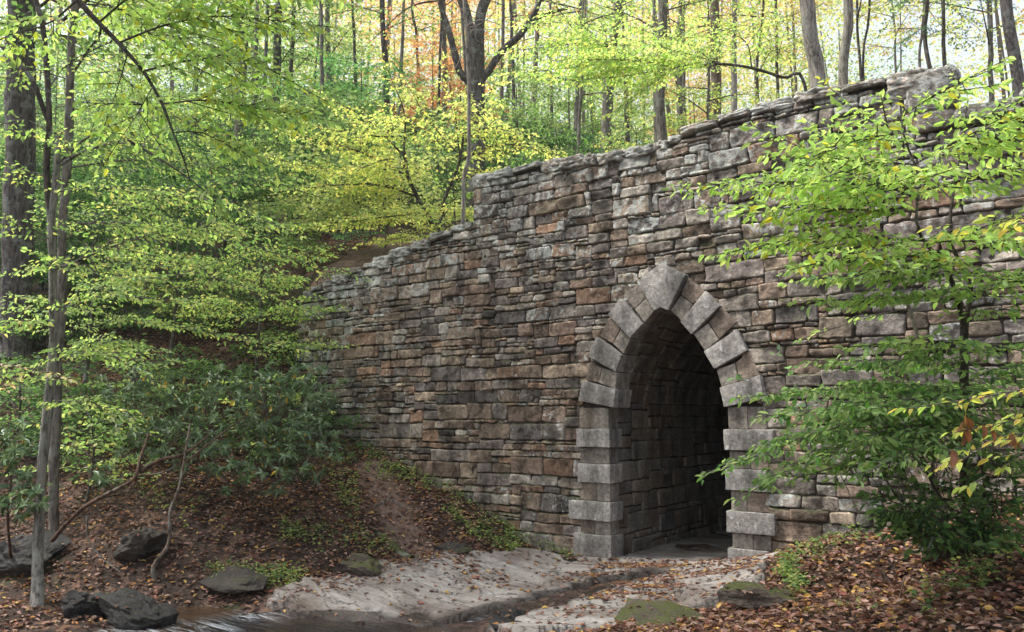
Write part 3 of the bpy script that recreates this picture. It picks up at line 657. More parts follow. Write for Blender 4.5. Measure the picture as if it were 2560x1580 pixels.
limbs = [(L((2286, 411, d), (2080, 395, d-.1), (1965, 352, d-.2)), .008, .003), (L((2295, 470, d), (2000, 455, d+.1), (1785, 462, d+.1)), .01, .003), (L((2307, 602, d), (2050, 590, d), (1865, 622, d-.1)), .009, .003),
         (L((2288, 530, d), (2020, 520, d-.3), (1865, 520, d-.4)), .009, .003), (L((2257, 332, d), (2140, 290, d), (2130, 270, d)), .007, .003), (L((2255, 290, d), (2330, 240, d), (2420, 195, d)), .006, .003),
         (L((2286, 411, d), (2420, 340, d-.2), (2600, 280, d-.4)), .008, .003), (L((2300, 480, d), (2450, 440, d-.2), (2640, 400, d-.4)), .008, .003), (L((2371, 600, d+.3), (2480, 560, d), (2650, 520, d-.2)), .008, .003),
         (L((2364, 660, d), (2150, 640, d-.4), (2055, 655, d-.6)), .008, .003), (L((2300, 500, d), (2150, 440, d-.6), (2055, 420, d-.9)), .008, .003), (L((2420, 700, d+.2), (2520, 690, d), (2650, 660, d-.2)), .008, .003),
         (L((2320, 610, d), (2400, 600, d-.4), (2560, 610, d-.7)), .008, .003), (L((2380, 500, d+.4), (2300, 420, d+.8), (2230, 350, d+.9)), .008, .003), (L((2257, 332, d), (2100, 360, d-.3), (2050, 395, d-.5)), .006, .003), (L((2410, 330, d+.4), (2490, 280, d), (2600, 240, d)), .006, .003), (L((2400, 400, d+.4), (2470, 370, d+.3), (2580, 350, d+.2)), .006, .003), (L((2280, 440, d), (2180, 400, d+.4), (2090, 350, d+.6)), .006, .003)]
grow(gw2, gl2, limbs, rg, LIMEY, .72, .066, .085, .055, .086, .34, .06, jit=.8, droop=.15, tint=DARKB)
limbs = [(L((2427, 720, d+.2), (2300, 740, d), (2080, 750, d-.2)), .006, .003), (L((2411, 800, d+.2), (2480, 780, d), (2620, 740, d-.2)), .006, .003), (L((2400, 850, d+.2), (2480, 860, d), (2620, 850, d-.2)), .006, .003), (L((2400, 690, d+.2), (2280, 680, d-.4), (2120, 690, d-.8)), .006, .003), (L((2410, 880, d+.2), (2330, 850, d-.3), (2200, 860, d-.5)), .006, .003), (L((2420, 760, d+.2), (2520, 700, d-.3), (2640, 690, d-.6)), .006, .003)]
grow(gw2, gl2, limbs, rg, GRNB+LIME[2:4], .62, .07, .09, .055, .085, .3, .1, jit=.75, tint=DARKB)
close(t, gw2, gl2)
b = hit(2330, 1330, 5, 12)[0]
t, gw2, gl2 = plant('beech_sapling', 'thin pale stemmed sapling leaning between the lime green sapling and the wall', 'tree', b)
tube(gw2, [b, P(2330, 1080, 8.2), P(2311, 920, 8), P(2282, 799, 8), P(2257, 741, 8), P(2229, 691, 8), P(2190, 640, 8)], .028, .012, 6, .15, (.2, .19, .15))
grow(gw2, gl2, [(L((2270, 770, 8), (2150, 800, 7.9), (2060, 830, 7.8)), .006, .003), (L((2240, 710, 8), (2130, 690, 7.8), (2020, 700, 7.7)), .006, .003), (L((2190, 640, 8), (2130, 600, 7.9), (2060, 600, 7.8)), .006, .003), (L((2260, 745, 8), (2350, 700, 7.9), (2450, 690, 7.8)), .006, .003)], rg, GRNB+LIME, .5, .2, .14, .065, .08, .22, .2)
close(t, gw2, gl2)
# ---- dark green spreading shrub on the right bank
b = hit(2440, 1345, 5, 12)[0]; d = 7.0
t, gw2, gl2 = plant('spreading_shrub', 'dark green shrub with arching twigs over the right bank beside the arch', 'shrub', b)
for q in ((2240, 1330), (2330, 1300), (2460, 1300)): tube(gw2, [b, P(q[0], q[1]-90, d), P(q[0]-40, q[1]-260, d)], .02, .008, 6, .15, DARKB)
limbs = [(L((2420, 1010, d), (2150, 1050, d-.2), (1865, 1150, d-.3)), .007, .002), (L((2430, 1060, d), (2200, 1080, d-.4), (1935, 1200, d-.5)), .007, .002), (L((2450, 980, d), (2250, 960, d), (1950, 985, d)), .007, .002),
         (L((2450, 1000, d), (2300, 1000, d+.3), (2060, 1050, d+.2)), .007, .002), (L((2430, 1100, d), (2300, 1110, d), (2080, 1170, d-.1)), .006, .002), (L((2450, 930, d), (2350, 900, d), (2130, 900, d)), .006, .002),
         (L((2400, 1050, d), (2480, 1000, d-.2), (2620, 980, d-.3)), .006, .002), (L((2420, 1090, d), (2500, 1080, d-.2), (2620, 1090, d-.3)), .006, .002), (L((2400, 960, d+.3), (2500, 920, d), (2620, 900, d)), .007, .002), (L((2440, 960, d), (2250, 1000, d-.5), (2000, 1030, d-.8)), .007, .002), (L((2440, 1040, d+.2), (2300, 1060, d+.6), (2120, 1110, d+.6)), .007, .002), (L((2450, 1020, d), (2380, 1080, d-.6), (2230, 1150, d-.9)), .007, .002), (L((2460, 1100, d+.2), (2540, 1150, d), (2640, 1170, d)), .007, .002), (L((2450, 960, d+.4), (2350, 960, d+.9), (2180, 980, d+1.1)), .007, .002)]
grow(gw2, gl2, limbs, rg, GRN+GRNB+[(.14, .30, .06)], .78, .062, .08, .052, .082, .35, .08, jit=.75, droop=.18, tint=(.15, .13, .11))
dl = [(L((2385+rg.uniform(-70, 90), 1385+rg.uniform(-20, 20), d+rg.uniform(-.3, .3)), (x+rg.uniform(-20, 30), 1290, d), (x-30+rg.uniform(-40, 40), y, d+rg.uniform(-.4, .4))), .008, .002) for x, y in ((2230, 1170), (2280, 1120), (2350, 1130), (2410, 1120), (2480, 1110), (2520, 1180), (2320, 1230), (2500, 1250),(2250, 1230), (2290, 1200), (2340, 1190), (2390, 1190), (2430, 1180), (2470, 1170), (2310, 1280), (2260, 1300), (2420, 1260))]
grow(gw2, gl2, dl, rg, DKG+GRN+GRN, .46, .075, .09, .062, .08, .7, .12, jit=.85, droop=.2)
close(t, gw2, gl2, 'stem', 'foliage')
b = hit(2050, 1330, 6, 13)[0]
t, gw2, gl2 = plant('round_leaf_sprig', 'silvery round leaved sprig standing against the right arch ring', 'shrub', b)
grow(gw2, gl2, [(L((2150, 1290, 9), (2060, 1100, 9), (1965, 905, 9)), .006, .002), (L((2080, 1140, 9), (1960, 1010, 9), (1880, 960, 9)), .004, .002), (L((2090, 1160, 9), (2060, 1020, 9), (2080, 930, 9)), .004, .002)], rg, [(.2, .33, .2), (.17, .3, .16), (.24, .36, .2)], .3, .2, .14, .09, .085, .5, .35, jit=.8, wid=.42, tint=(.22, .2, .17))
close(t, gw2, gl2, 'stem', 'foliage')
# ---- yellowing branch that reaches in from the right edge
b = hit(2640, 1330, 4.5, 10)[0]; d = 5.2
t, gw2, gl2 = plant('yellowing_sapling', 'sapling at the right edge with yellowing leaves and a few hanging brown ones', 'tree', b)
tube(gw2, [b, P(2680, 1150, d), P(2690, 950, d), P(2670, 700, d), P(2640, 520, d)], .022, .008, 6, .15, DARKB)
grow(gw2, gl2, [(L((2690, 950, d), (2560, 975, d), (2330, 1012, d)), .006, .002), (L((2690, 1080, d), (2560, 1085, d), (2395, 1150, d)), .006, .002), (L((2640, 560, d), (2560, 545, d), (2400, 560, d)), .006, .002), (L((2680, 1060, d), (2600, 1110, d), (2480, 1180, d)), .006, .002), (L((2680, 1010, d), (2580, 1040, d), (2440, 1070, d)), .005, .002)],
     rg, [(.56, .58, .16), (.60, .55, .15), (.46, .56, .16), (.38, .50, .15), (.62, .50, .14)], .36, .11, .12, .055, .085, .3, .1, jit=.45, droop=.2)
hb = np.array([P(2420, 1040, d), P(2415, 1060, d), P(2380, 1130, d), P(2470, 1060, d), P(2535, 1090, d)]); n = len(hb)
leaves(gl2, np.repeat(hb, 3, 0)+rg.normal(0, .02, (n*3, 3)), np.array([0, 0, -1.])+rg.normal(0, .25, (n*3, 3)), rg.normal(0, 1, (n*3, 3)), np.full(n*3, .10), pick([(.3, .13, .06), (.22, .1, .06)], n*3, rg))
close(t, gw2, gl2)

TR = {}
# ---- slender pale tree at the left with a dark forked stem, a second one behind it and the thick old trunk
b = hit(95, 1525, 9, 14)[0]; d = 11.5
t, gw2, gl2 = plant('slender_tree', 'slender mottled grey tree rising from the creek edge, its dark upper stem forked', 'tree', b)
tube(gw2, [b-np.array([0, 0, .15]), P(96, 1361, d), P(107, 1218, d), P(118, 1076, d), P(125, 950, d), P(134, 770, d), P(130, 663, d), P(128, 556, d), P(141, 440, d), P(146, 340, d)], .078, .048, 10, .12, (.27, .26, .245), .09, flare=.9)
tube(gw2, [P(128, 556, d), P(116, 430, d), P(123, 321, d), P(121, 214, d), P(107, 71, d), P(88, -10, d), P(70, -200, d), P(90, -500, d)], .05, .03, 8, .15, DARKB)
tube(gw2, [P(119, 300, d), P(82, 200, d), P(36, 146, d), P(-10, 105, d), P(-150, 0, d)], .042, .02, 8, .15, DARKB)
tube(gw2, [P(70, -200, d), P(200, -500, d-.5), P(300, -800, d-1)], .025, .01, 6, .2, DARKB)
limbs = [(L((152, 412, d), (207, 380, d-.2), (300, 357, d-.3), (420, 380, d-.2)), .026, .006), (L((150, 405, d), (215, 345, d), (307, 303, d), (400, 255, d)), .018, .005), (L((139, 673, d), (200, 648, d-.3), (243, 598, d-.4), (262, 556, d-.5)), .02, .006),
         (L((200, 648, d-.3), (330, 600, d-.2), (480, 570, d-.1), (610, 585, d)), .012, .004), (L((126, 215, d), (170, 160, d), (250, 150, d+.2), (330, 190, d+.2)), .014, .004), (L((120, 330, d), (60, 300, d), (-60, 330, d)), .012, .004),
         (L((134, 480, d), (300, 470, d-.5), (520, 500, d-.9), (680, 560, d-1)), .012, .004), (L((130, 600, d), (40, 560, d-.5), (-80, 560, d-.6)), .01, .004), (L((134, 780, d), (260, 740, d-.4), (420, 750, d-.5)), .012, .004), (L((130, 820, d), (60, 800, d-.6), (-60, 820, d-.6)), .01, .004),
         (L((125, 900, d), (250, 880, d-.5), (360, 940, d-.6)), .01, .003), (L((122, 1000, d), (230, 1010, d-.3), (330, 1060, d-.3)), .008, .003), (L((120, 960, d), (40, 930, d-.7), (-60, 960, d-.8)), .008, .003)]
grow(gw2, gl2, limbs, rg, YGRN+LIME[:2], .95, .145, .12, .064, .084, .35, .1, jit=.85, tint=(.16, .15, .14))
TR['slender'] = close(t, gw2, gl2)
b = hit(135, 1330, 11, 19)[0]; d = 13.6
t, gw2, gl2 = plant('slender_tree', 'straight grey brown slender tree standing just behind the mottled one', 'tree', b)
tube(gw2, [b-np.array([0, 0, .15]), P(140, 1000, d), P(150, 800, d), P(157, 600, d), P(166, 464, d), P(174, 340, d), P(178, 230, d), P(183, 107, d), P(187, 0, d), P(190, -300, d)], .088, .058, 10, .15, (.2, .18, .165), .07)
limbs = [(L((170, 420, d), (330, 400, d), (560, 420, d), (760, 480, d)), .018, .004), (L((160, 560, d), (350, 560, d+.4), (600, 610, d+.6), (850, 680, d+.8)), .018, .004), (L((155, 680, d), (350, 660, d+.2), (560, 700, d+.4), (720, 760, d+.6)), .015, .004),
         (L((176, 280, d), (300, 250, d), (460, 300, d), (620, 380, d)), .016, .004), (L((152, 760, d), (330, 800, d), (520, 830, d), (680, 860, d)), .012, .004), (L((182, 150, d), (330, 90, d), (520, 110, d), (700, 200, d)), .014, .004), (L((165, 470, d), (80, 430, d), (-40, 450, d)), .012, .004),
         (L((185, 50, d), (340, -40, d), (560, 0, d), (740, 90, d)), .014, .004), (L((160, 600, d), (300, 520, d-.8), (480, 470, d-1.2), (660, 450, d-1.2)), .014, .004), (L((156, 640, d), (260, 690, d-.6), (420, 690, d-1), (560, 650, d-1)), .012, .004), (L((180, 200, d), (80, 180, d), (-40, 220, d)), .012, .004)]
grow(gw2, gl2, limbs, rg, YGRN+GRNB[:1], 1.15, .165, .135, .07, .09, .35, .08, jit=.85, tint=(.16, .15, .14))
TR['slender2'] = close(t, gw2, gl2)
b = np.array(P(38, 830, 20.5)); b[2] = ground_at(b[0], b[1])-.2; d = 20.5
t, gw2, gl2 = plant('old_tree', 'thick dark furrowed trunk at the left edge behind the slender trees', 'tree', b)
tube(gw2, [b, P(40, 800, d), P(44, 600, d), P(48, 400, d), P(52, 200, d), P(56, 0, d), P(60, -500, d), P(70, -1000, d)], .37, .26, 16, .3, (.115, .102, .105), .05, flare=.25)
cw = [(L((60, -300, d), (500, -420, d-2), (1000, -400, d-4)), .1, .02), (L((60, -420, d), (300, -700, d-4), (700, -900, d-7)), .1, .02), (L((60, -500, d), (-300, -700, d-2), (-600, -800, d-3)), .1, .02), (L((60, -200, d), (400, -250, d-6), (800, -350, d-9)), .1, .02), (L((65, -700, d), (600, -1000, d), (1100, -1100, d)), .1, .02)]
grow(gw2, gl2, cw, rg, YGRN+GRN, 2.6, .5, .35, .2, .2, .4, .1, near=False)
TR['old'] = close(t, gw2, gl2)

# ---- bright branches hanging in from the top left
b = P(-250, 1750, 7.5); b[2] = ground_at(b[0], b[1]); d = 8.2
t, gw2, gl2 = plant('beech_tree', 'near beech whose bright green branches hang into the top left of the view', 'tree', b)
tube(gw2, [b, P(-260, 1000, 7.6), P(-280, 300, 7.8), P(-200, -300, 8), P(-100, -600, 8)], .16, .08, 10, .25, GREYB, flare=.5)
tube(gw2, [P(-200, -300, 8), P(60, -180, d), P(193, 0, d), P(246, 57, d), P(296, 107, d), P(357, 178, d), P(404, 260, d), P(432, 332, d), P(460, 400, d), P(475, 452, d)], .05, .006, 8, .1, DARKB)
tube(gw2, [P(248, 58, d), P(253, 75, d), P(247, 92, d), P(251, 106, d)], .016, .006, 6, .05, DARKB)
limbs = [(L((296, 107, d), (420, 60, d), (560, 40, d-.2), (760, 60, d-.3)), .012, .004), (L((357, 178, d), (480, 150, d), (620, 150, d), (740, 210, d)), .012, .004), (L((404, 260, d), (520, 250, d), (640, 270, d), (760, 290, d)), .01, .004), (L((246, 57, d), (350, -20, d), (520, -50, d), (700, -20, d-.2)), .012, .004),
         (L((432, 332, d), (500, 330, d), (580, 370, d), (640, 400, d)), .008, .003), (L((193, 0, d), (120, 60, d), (40, 80, d), (-40, 120, d)), .01, .004), (L((320, 130, d), (300, 200, d), (270, 290, d)), .008, .003), (L((160, -40, d), (330, -100, d-.4), (560, -90, d-.6), (790, -30, d-.6)), .012, .004), (L((380, 220, d), (340, 290, d), (300, 350, d)), .006, .003),
         (L((200, 10, d), (290, 20, d+.5), (420, 90, d+.6), (560, 90, d+.6)), .01, .004)]
grow(gw2, gl2, limbs, rg, LIME+GRNB[:2]+[(.42, .45, .07)], .75, .085, .09, .055, .10, .4, .1, jit=.8, droop=.25, tint=DARKB)
hang = [(L((475, 400, 7.6), (510, 380, 7.6), (528, 430, 7.6), (535, 520, 7.6)), .004, .002)]
grow(gw2, gl2, hang, rg, LIME[2:4]+GRNB, .16, .05, .08, .04, .09, .5, .2, jit=.6, droop=.7, tint=DARKB)
tube(gw2, [P(320, 350, d+1), P(368, 378, d+1), P(446, 428, d+1), P(518, 482, d+1), P(560, 515, d+1)], .016, .006, 6, .1, DARKB)
TR['beech'] = close(t, gw2, gl2)

# ---- the yellow understory tree behind the low end of the parapet
d = 21.0
b = np.array(P(1105, 620, d)); b[2] = ground_at(b[0], b[1])-.1
t, gw2, gl2 = plant('yellow_understory_tree', 'broad yellow leaved understory tree spreading behind the low end of the wall', 'tree', b)
tube(gw2, [b, P(1080, 560, d), P(1048, 500, d), P(1020, 440, d), P(1010, 380, d)], .07, .045, 8, .2, DARKB)
tube(gw2, [P(1090, 590, d), P(1120, 480, d), P(1150, 400, d), P(1160, 330, d)], .06, .03, 8, .2, DARKB)
limbs = [(L((1020, 440, d), (900, 380, d-.5), (720, 330, d-.8)), .035, .008), (L((1010, 390, d), (920, 300, d), (840, 255, d)), .03, .008), (L((1010, 380, d), (1010, 280, d), (975, 190, d)), .03, .008), (L((1150, 400, d), (1140, 300, d), (1120, 195, d)), .03, .008),
         (L((1160, 340, d), (1210, 260, d), (1240, 200, d)), .025, .008), (L((1150, 400, d), (1260, 360, d), (1400, 390, d)), .03, .008), (L((1130, 450, d), (1240, 430, d-.3), (1360, 440, d-.4)), .03, .008), (L((1040, 490, d), (930, 460, d-.6), (760, 470, d-1)), .03, .008),
         (L((1060, 530, d), (980, 540, d-.6), (820, 560, d-.8)), .025, .008), (L((1000, 420, d), (860, 430, d+.6), (700, 400, d+.9)), .03, .008), (L((1015, 340, d), (940, 340, d-.8), (800, 320, d-1.2)), .03, .008), (L((1040, 480, d), (990, 400, d-1.2), (900, 420, d-1.8)), .025, .008),
         (L((1140, 380, d), (1070, 300, d-.4), (1040, 250, d-.6)), .02, .008), (L((1155, 360, d), (1210, 320, d-.5), (1290, 330, d-.9)), .02, .008), (L((1100, 550, d), (1130, 520, d-.8), (1160, 540, d-1)), .02, .008), (L((1080, 560, d), (1020, 590, d-.6), (960, 600, d-.8)), .02, .008)]
grow(gw2, gl2, limbs, rg, YELL+YGRN[:2], 1.3, .125, .13, .072, .105, .4, .08, jit=.85, tint=DARKB, near=False, wid=.33)
close(t, gw2, gl2)
# more layered understory filling the left slope, each a small tree of its own
def layered(name, label, px, py, d, hgt, spread, pal, n, size=.09, near=False, seed=0, tint=DARKB, gap=.17, lean=0., group=None):
    r_ = np.random.default_rng(seed+100); b = np.array(P(px, py, d)); b[2] = ground_at(b[0], b[1])-.1
    t, gw2, gl2 = plant(name, label, 'tree', b, group)
    top = b+np.array([lean, 0, hgt]); tube(gw2, [b, b+np.array([lean*.3, .1, hgt*.5]), top], .02+hgt*.008, .01, 7, .25, tint)
    limbs = []
    for k in range(n):
        f = .22+.78*(k+.5)/n; a = k*2.4+r_.uniform(-.4, .4); c = b+(top-b)*f; l = spread*(1.1-.55*f)*r_.uniform(.75, 1.15)
        e = c+np.array([math.cos(a)*l, math.sin(a)*l, l*r_.uniform(.0, .3)]); limbs.append(([c, (c+e)/2+np.array([0, 0, l*.08]), e], .012, .004))
    grow(gw2, gl2, limbs, r_, pal, spread*.6, gap*.75, .14, .078, size*1.2, .35, .12, near=near, jit=.75, tint=tint, wid=.33)
    return close(t, gw2, gl2)
for k, a in enumerate([
    ('understory_tree', 'yellow green layered sapling on the slope left of the wall end', 640, 830, 18.5, 4.2, 2.2, YGRN, 12),
    ('understory_tree', 'pale yellow green sapling on the bare litter slope above the rhododendron', 430, 800, 20, 4.0, 2.2, YGRN+YELL[:1], 12),
    ('understory_tree', 'fresh green sapling beside the thick dark trunk at the left edge', 215, 840, 18, 4.5, 2.0, GRNB+YGRN[:2], 12),
    ('understory_tree', 'yellow tinged sapling whose low sprays brush the left end of the wall', 790, 760, 19.6, 2.3, 1.5, YGRN+LIME[:1], 9),
    ('understory_tree', 'mid green bushy sapling high on the slope above the left end of the wall', 560, 620, 27, 6.0, 3.0, GRNB+YGRN, 14),
    ('understory_tree', 'lush green sapling on the upper slope behind the hanging branches', 330, 600, 28, 7.0, 3.2, GRNB, 14),
    ('understory_tree', 'deep green sapling between the two slender trees and the slope', 110, 640, 25, 7.0, 3.0, GRN+GRNB, 14),
    ('understory_tree', 'dark green sapling left of the yellow understory tree', 740, 600, 29, 5.5, 2.6, GRN+GRNB[:2], 12),
    ('understory_tree', 'low yellow sapling under the broad yellow tree near the dark slope', 960, 640, 23.5, 2.0, 1.3, YELL, 8),
    ('understory_tree', 'small green sapling at the foot of the parapet step', 1130, 640, 20, 2.2, .9, YGRN+GRNB, 8),
    ('understory_tree', 'small fresh green sapling low on the left bank behind the mottled tree', 230, 1010, 14.6, 1.7, 1.2, GRNB+YGRN, 10),
    ('understory_tree', 'low dark green sapling in the shade at the left edge under the old trunk', 40, 980, 16, 2.2, 1.4, GRN+DKG, 10),
    ('understory_tree', 'wispy yellow green sapling above the rhododendron near the wall end', 690, 900, 16.5, 1.9, 1.3, YGRN, 9),
    ('understory_tree', 'leafy green sapling low on the slope right of the slender trees', 330, 920, 17, 2.0, 1.5, GRNB, 10),
    ('understory_tree', 'bluish green low sapling on the leaf slope behind the wall top', 860, 610, 24, 1.3, 1.3, [(.12, .26, .14), (.15, .3, .17)], 7)]):
    layered(*a, seed=k)

# ---- background trees: trunks traced from their place above the wall, crowns shared between trees of one colour
rc = np.random.default_rng(77)
def crown_mesh(pal, hgt, rad, n, size, seed, dens=1.0, droop=.12, wid=.34):
    r_ = np.random.default_rng(seed); g1, g2 = Geo(), Geo(); limbs = []
    for k in range(n):
        f = (k+.5)/n; a = k*2.4+r_.uniform(-.5, .5); c = np.array([0, 0, hgt*f]); l = rad*(.55+.6*math.sin(math.pi*(.15+.8*f)))*r_.uniform(.7, 1.15)
        e = c+np.array([math.cos(a)*l, math.sin(a)*l, l*r_.uniform(.05, .5)]); limbs.append(([c, (c+e)/2+np.array([0, 0, l*.05]), e], .03, .008))
    grow(g1, g2, limbs, r_, pal, rad*.62, .27/dens, .26, .13/dens, size, .45, .1, near=False, jit=.8, wid=wid, droop=droop)
    return g1.mesh('limbs', BARK), g2.mesh('crown', LEAF, False)
VAR = {}
for k, (nm, pal) in enumerate([('green', GRNB), ('deep', GRN), ('yellow', PALEY+YGRN[:2]), ('orange', ORNG), ('red', RED), ('lime', LIME[:3]+YGRN), ('hemlock', [(.04, .10, .06), (.06, .14, .08), (.08, .17, .10)])]):
    VAR[nm] = crown_mesh(pal, 9, 3.2, 13, .15, 300+k)
    VAR[nm+'_small'] = crown_mesh(pal, 4.5, 1.9, 9, .125, 330+k, 1.2)
def back_tree(label, trunk, w_px, d, tint, top, crown, cz, sc=1.0, cat='tree', name='forest_tree', group='trees beyond the bridge'):
    p = [P(x, y, d) for x, y in trunk]; g0 = p[0].copy(); g0[2] = ground_at(g0[0], g0[1])-.2
    t = thing(name, label, cat, g0, group); gk = Geo(); up_ = unit(p[-1]-p[0]) if len(p) > 1 else np.array([0, 0, 1.]); up_ = up_ if up_[2] > .5 else np.array([0, 0, 1.])
    pts = [g0] if p[0][2] > g0[2]+.4 else []
    pts += p; rem = top-(p[-1][2]-g0[2])
    if rem > .5: pts.append(p[-1]+unit(up_*.5+np.array([0, 0, .8]))*rem)
    r = w_px*d/FPX/2; tube(gk, pts, r*1.12, r*.55, 9, .5, tint, .06, flare=.25); gk.obj('trunk', BARK, t)
    if crown:
        a = link('crown', VAR[crown][1]); l = link('limbs', VAR[crown][0])
        q = np.array(pts); zz_ = g0[2]+cz; cx_ = np.interp(zz_, q[:, 2], q[:, 0]); cy_ = np.interp(zz_, q[:, 2], q[:, 1])
        for o in (a, l):
            o.parent = t; o.location = (cx_-g0[0], cy_-g0[1], cz); o.scale = (sc, sc, sc); o.rotation_euler = (0, 0, rc.uniform(0, 6.28))
        l.rotation_euler = a.rotation_euler
    return t
BT = [
 ('stout rough barked trunk standing behind the parapet below the red leaves', [(1518, 350), (1520, 230), (1530, 110), (1545, 0)], 29, 32, GREYB, 20, 'lime', 6.5),
 ('grey trunk rising just behind the step in the parapet', [(1655, 345), (1650, 190), (1658, 90), (1655, 0)], 26, 27, GREYB, 18, 'lime', 7),
 ('warm brown straight trunk between two pale trunks above the parapet', [(1791, 300), (1789, 140), (1787, 0)], 26, 34, REDB, 20, 'yellow', 9),
 ('pale grey straight trunk right of the warm brown one', [(1836, 290), (1835, 140), (1836, 0)], 16, 40, (.30, .28, .27), 20, 'yellow', 10),
 ('thin dark leaning trunk left of the large pale leaning trunk', [(1893, 250), (1897, 120), (1910, 0)], 8, 34, DARKB, 15, 'yellow_small', 8),
 ('large pale grey trunk leaning left right behind the parapet', [(2044, 230), (2034, 120), (2018, 0)], 42, 22, (.30, .28, .26), 17, 'lime', 10),
 ('smooth grey trunk right of the large leaning one', [(2108, 200), (2114, 100), (2120, 0)], 27, 24, (.25, .235, .21), 17, 'yellow', 11),
 ('dark slender stem, left one of a pair meeting at the wall top', [(2152, 180), (2144, 90), (2143, 0)], 9, 26, DARKB, 12, 'yellow_small', 8),
 ('dark slender stem, right one of a pair meeting at the wall top', [(2158, 180), (2168, 80), (2174, 0)], 8, 26, DARKB, 12, None, 8),
 ('thin straight hemlock trunk with dark drooping boughs beside the end block', [(2361, 160), (2360, 80), (2357, 0)], 11, 30, DARKB, 17, None, 5),
 ('medium trunk between the end block and the right edge', [(2480, 260), (2476, 120), (2472, 0)], 14, 30, GREYB, 17, 'yellow', 8),
 ('dark trunk leaning left at the right edge of the view', [(2552, 260), (2538, 150), (2514, 0)], 31, 22, (.13, .12, .125), 16, 'yellow', 10),
 ('thin dark trunk standing in front of the brown trunk above the parapet', [(1770, 300), (1772, 200)], 8, 30, GREYB, 9, 'lime_small', 4.5),
 ('slim trunk left of the thin dark one above the parapet', [(1711, 300), (1711, 150), (1708, 0)], 9, 42, GREYB, 18, 'yellow', 8),
 ('slim grey trunk by the stout rough barked one', [(1446, 370), (1451, 260), (1455, 180)], 10, 27, GREYB, 10, 'lime_small', 5.5),
 ('dark trunk in deep green foliage left of the forked tree', [(967, 300), (965, 150), (955, 0)], 15, 33, DARKB, 18, 'deep', 7),
 ('grey trunk close behind the forked tree, on its left', [(1112, 200), (1110, 100), (1108, 0)], 15, 40, GREYB, 20, 'red', 9),
 ('dark trunk amid yellow green leaves near the top left', [(605, 180), (607, 80), (600, 0)], 25, 34, (.14, .115, .11), 20, 'green', 4),
 ('short dark trunk seen between sprays left of the yellow tree', [(690, 330), (690, 270)], 22, 33, DARKB, 18, 'deep', 4),
 ('leaning grey trunk behind the near hanging branches', [(490, 175), (460, 110), (425, 40)], 13, 30, GREYB, 16, 'green', 4),
 ('slim trunk pair member among the hanging branches at the top left', [(303, 180), (302, 100), (300, 0)], 13, 36, DARKB, 18, 'green', 5),
 ('thin dark trunk in the green wood between hanging branches and yellow tree', [(728, 160), (733, 80), (735, 0)], 11, 38, DARKB, 18, 'green', 5),
 ('thin grey trunk left of the dark trunk in deep green foliage', [(825, 270), (822, 150), (818, 0)], 14, 38, GREYB, 19, 'green', 5),
 ('thin trunk with orange leaves above the yellow tree', [(1045, 180), (1040, 80), (1030, 0)], 8, 44, DARKB, 18, 'red', 8),
 ('slim trunk right of the forked tree before red foliage', [(1255, 230), (1256, 150), (1258, 60)], 10, 42, GREYB, 18, 'red', 9),
 ('slim upright trunk in the light wood right of the forked tree', [(1335, 240), (1338, 170), (1342, 80)], 13, 46, (.2, .17, .16), 20, 'orange', 8),
 ('upper trunk crossing pale leaves near the top right of centre', [(1697, 120), (1700, 60), (1706, 0)], 20, 44, GREYB, 22, 'red', 12),
 ('very thin trunk in yellow leaves right of the pale trunk', [(1945, 240), (1942, 100), (1940, 0)], 9, 44, DARKB, 18, 'orange', 9),
 ('far pale trunk left of the pair of dark stems', [(1990, 230), (1985, 100), (1980, 0)], 8, 55, GREYB, 20, 'yellow', 10),
 ('far thin trunk in the bright gap left of the hemlock', [(2240, 200), (2238, 100), (2230, 0)], 7, 50, GREYB, 18, 'orange', 11),
 ('thin trunk behind the hemlock boughs', [(2300, 180), (2304, 90), (2310, 0)], 8, 46, DARKB, 18, 'yellow', 11)]
for a in BT: back_tree(*a)
r_ = np.random.default_rng(31)
for x in np.linspace(620, 1760, 18):
    x = x+r_.uniform(-28, 28); b = P(x, 250, r_.uniform(29, 44)); b[2] = ground_at(b[0], b[1])-.2; ln_ = r_.normal(0, .35, 2)
    t = thing('young_trunk', 'slim bare young trunk standing in the deep wood beyond the wall', 'tree', b, 'slim young trunks in the far wood')
    g = Geo(); tube(g, [b, b+np.array([ln_[0]*.3, ln_[1]*.3, 5]), b+np.array([ln_[0], ln_[1], 10]), b+np.array([ln_[0]*1.5, ln_[1], 15])], r_.uniform(.06, .13), .04, 7, .6, [GREYB, DARKB, (.2, .185, .175)][r_.integers(0, 3)], .06); g.obj('trunk', BARK, t)
# hemlock boughs
r_ = np.random.default_rng(9); d = 30
gx, gy = Geo(), Geo(); hb = P(2360, 160, d); tb = thing('hemlock', 'dark green drooping hemlock boughs at the top right against the bright sky', 'tree', np.array([hb[0]+.6, hb[1]+.5, ground_at(hb[0]+.6, hb[1]+.5)]), 'trees beyond the bridge')
tube(gx, [np.array(tb.location), P(2322, 160, d+1), P(2318, 0, d+1), P(2316, -200, d+1)], .11, .06, 8, .4, DARKB)
grow(gx, gy, [(L((2318, -40, d+1), (2270, 0, d), (2220, 60, d)), .02, .005), (L((2318, -20, d+1), (2380, 20, d), (2470, 90, d)), .02, .005), (L((2318, 20, d+1), (2360, 70, d), (2420, 100, d)), .02, .005), (L((2318, -60, d+1), (2400, -20, d), (2500, 10, d)), .02, .005), (L((2318, -30, d+1), (2250, -10, d), (2190, 20, d)), .02, .005), (L((2318, 60, d+1), (2280, 90, d), (2240, 130, d)), .015, .004)],
     r_, [(.05, .13, .07), (.07, .17, .09), (.1, .2, .12)], 1.2, .22, .16, .09, .11, .4, .1, near=False, wid=.3, droop=.5)
close(tb, gx, gy)
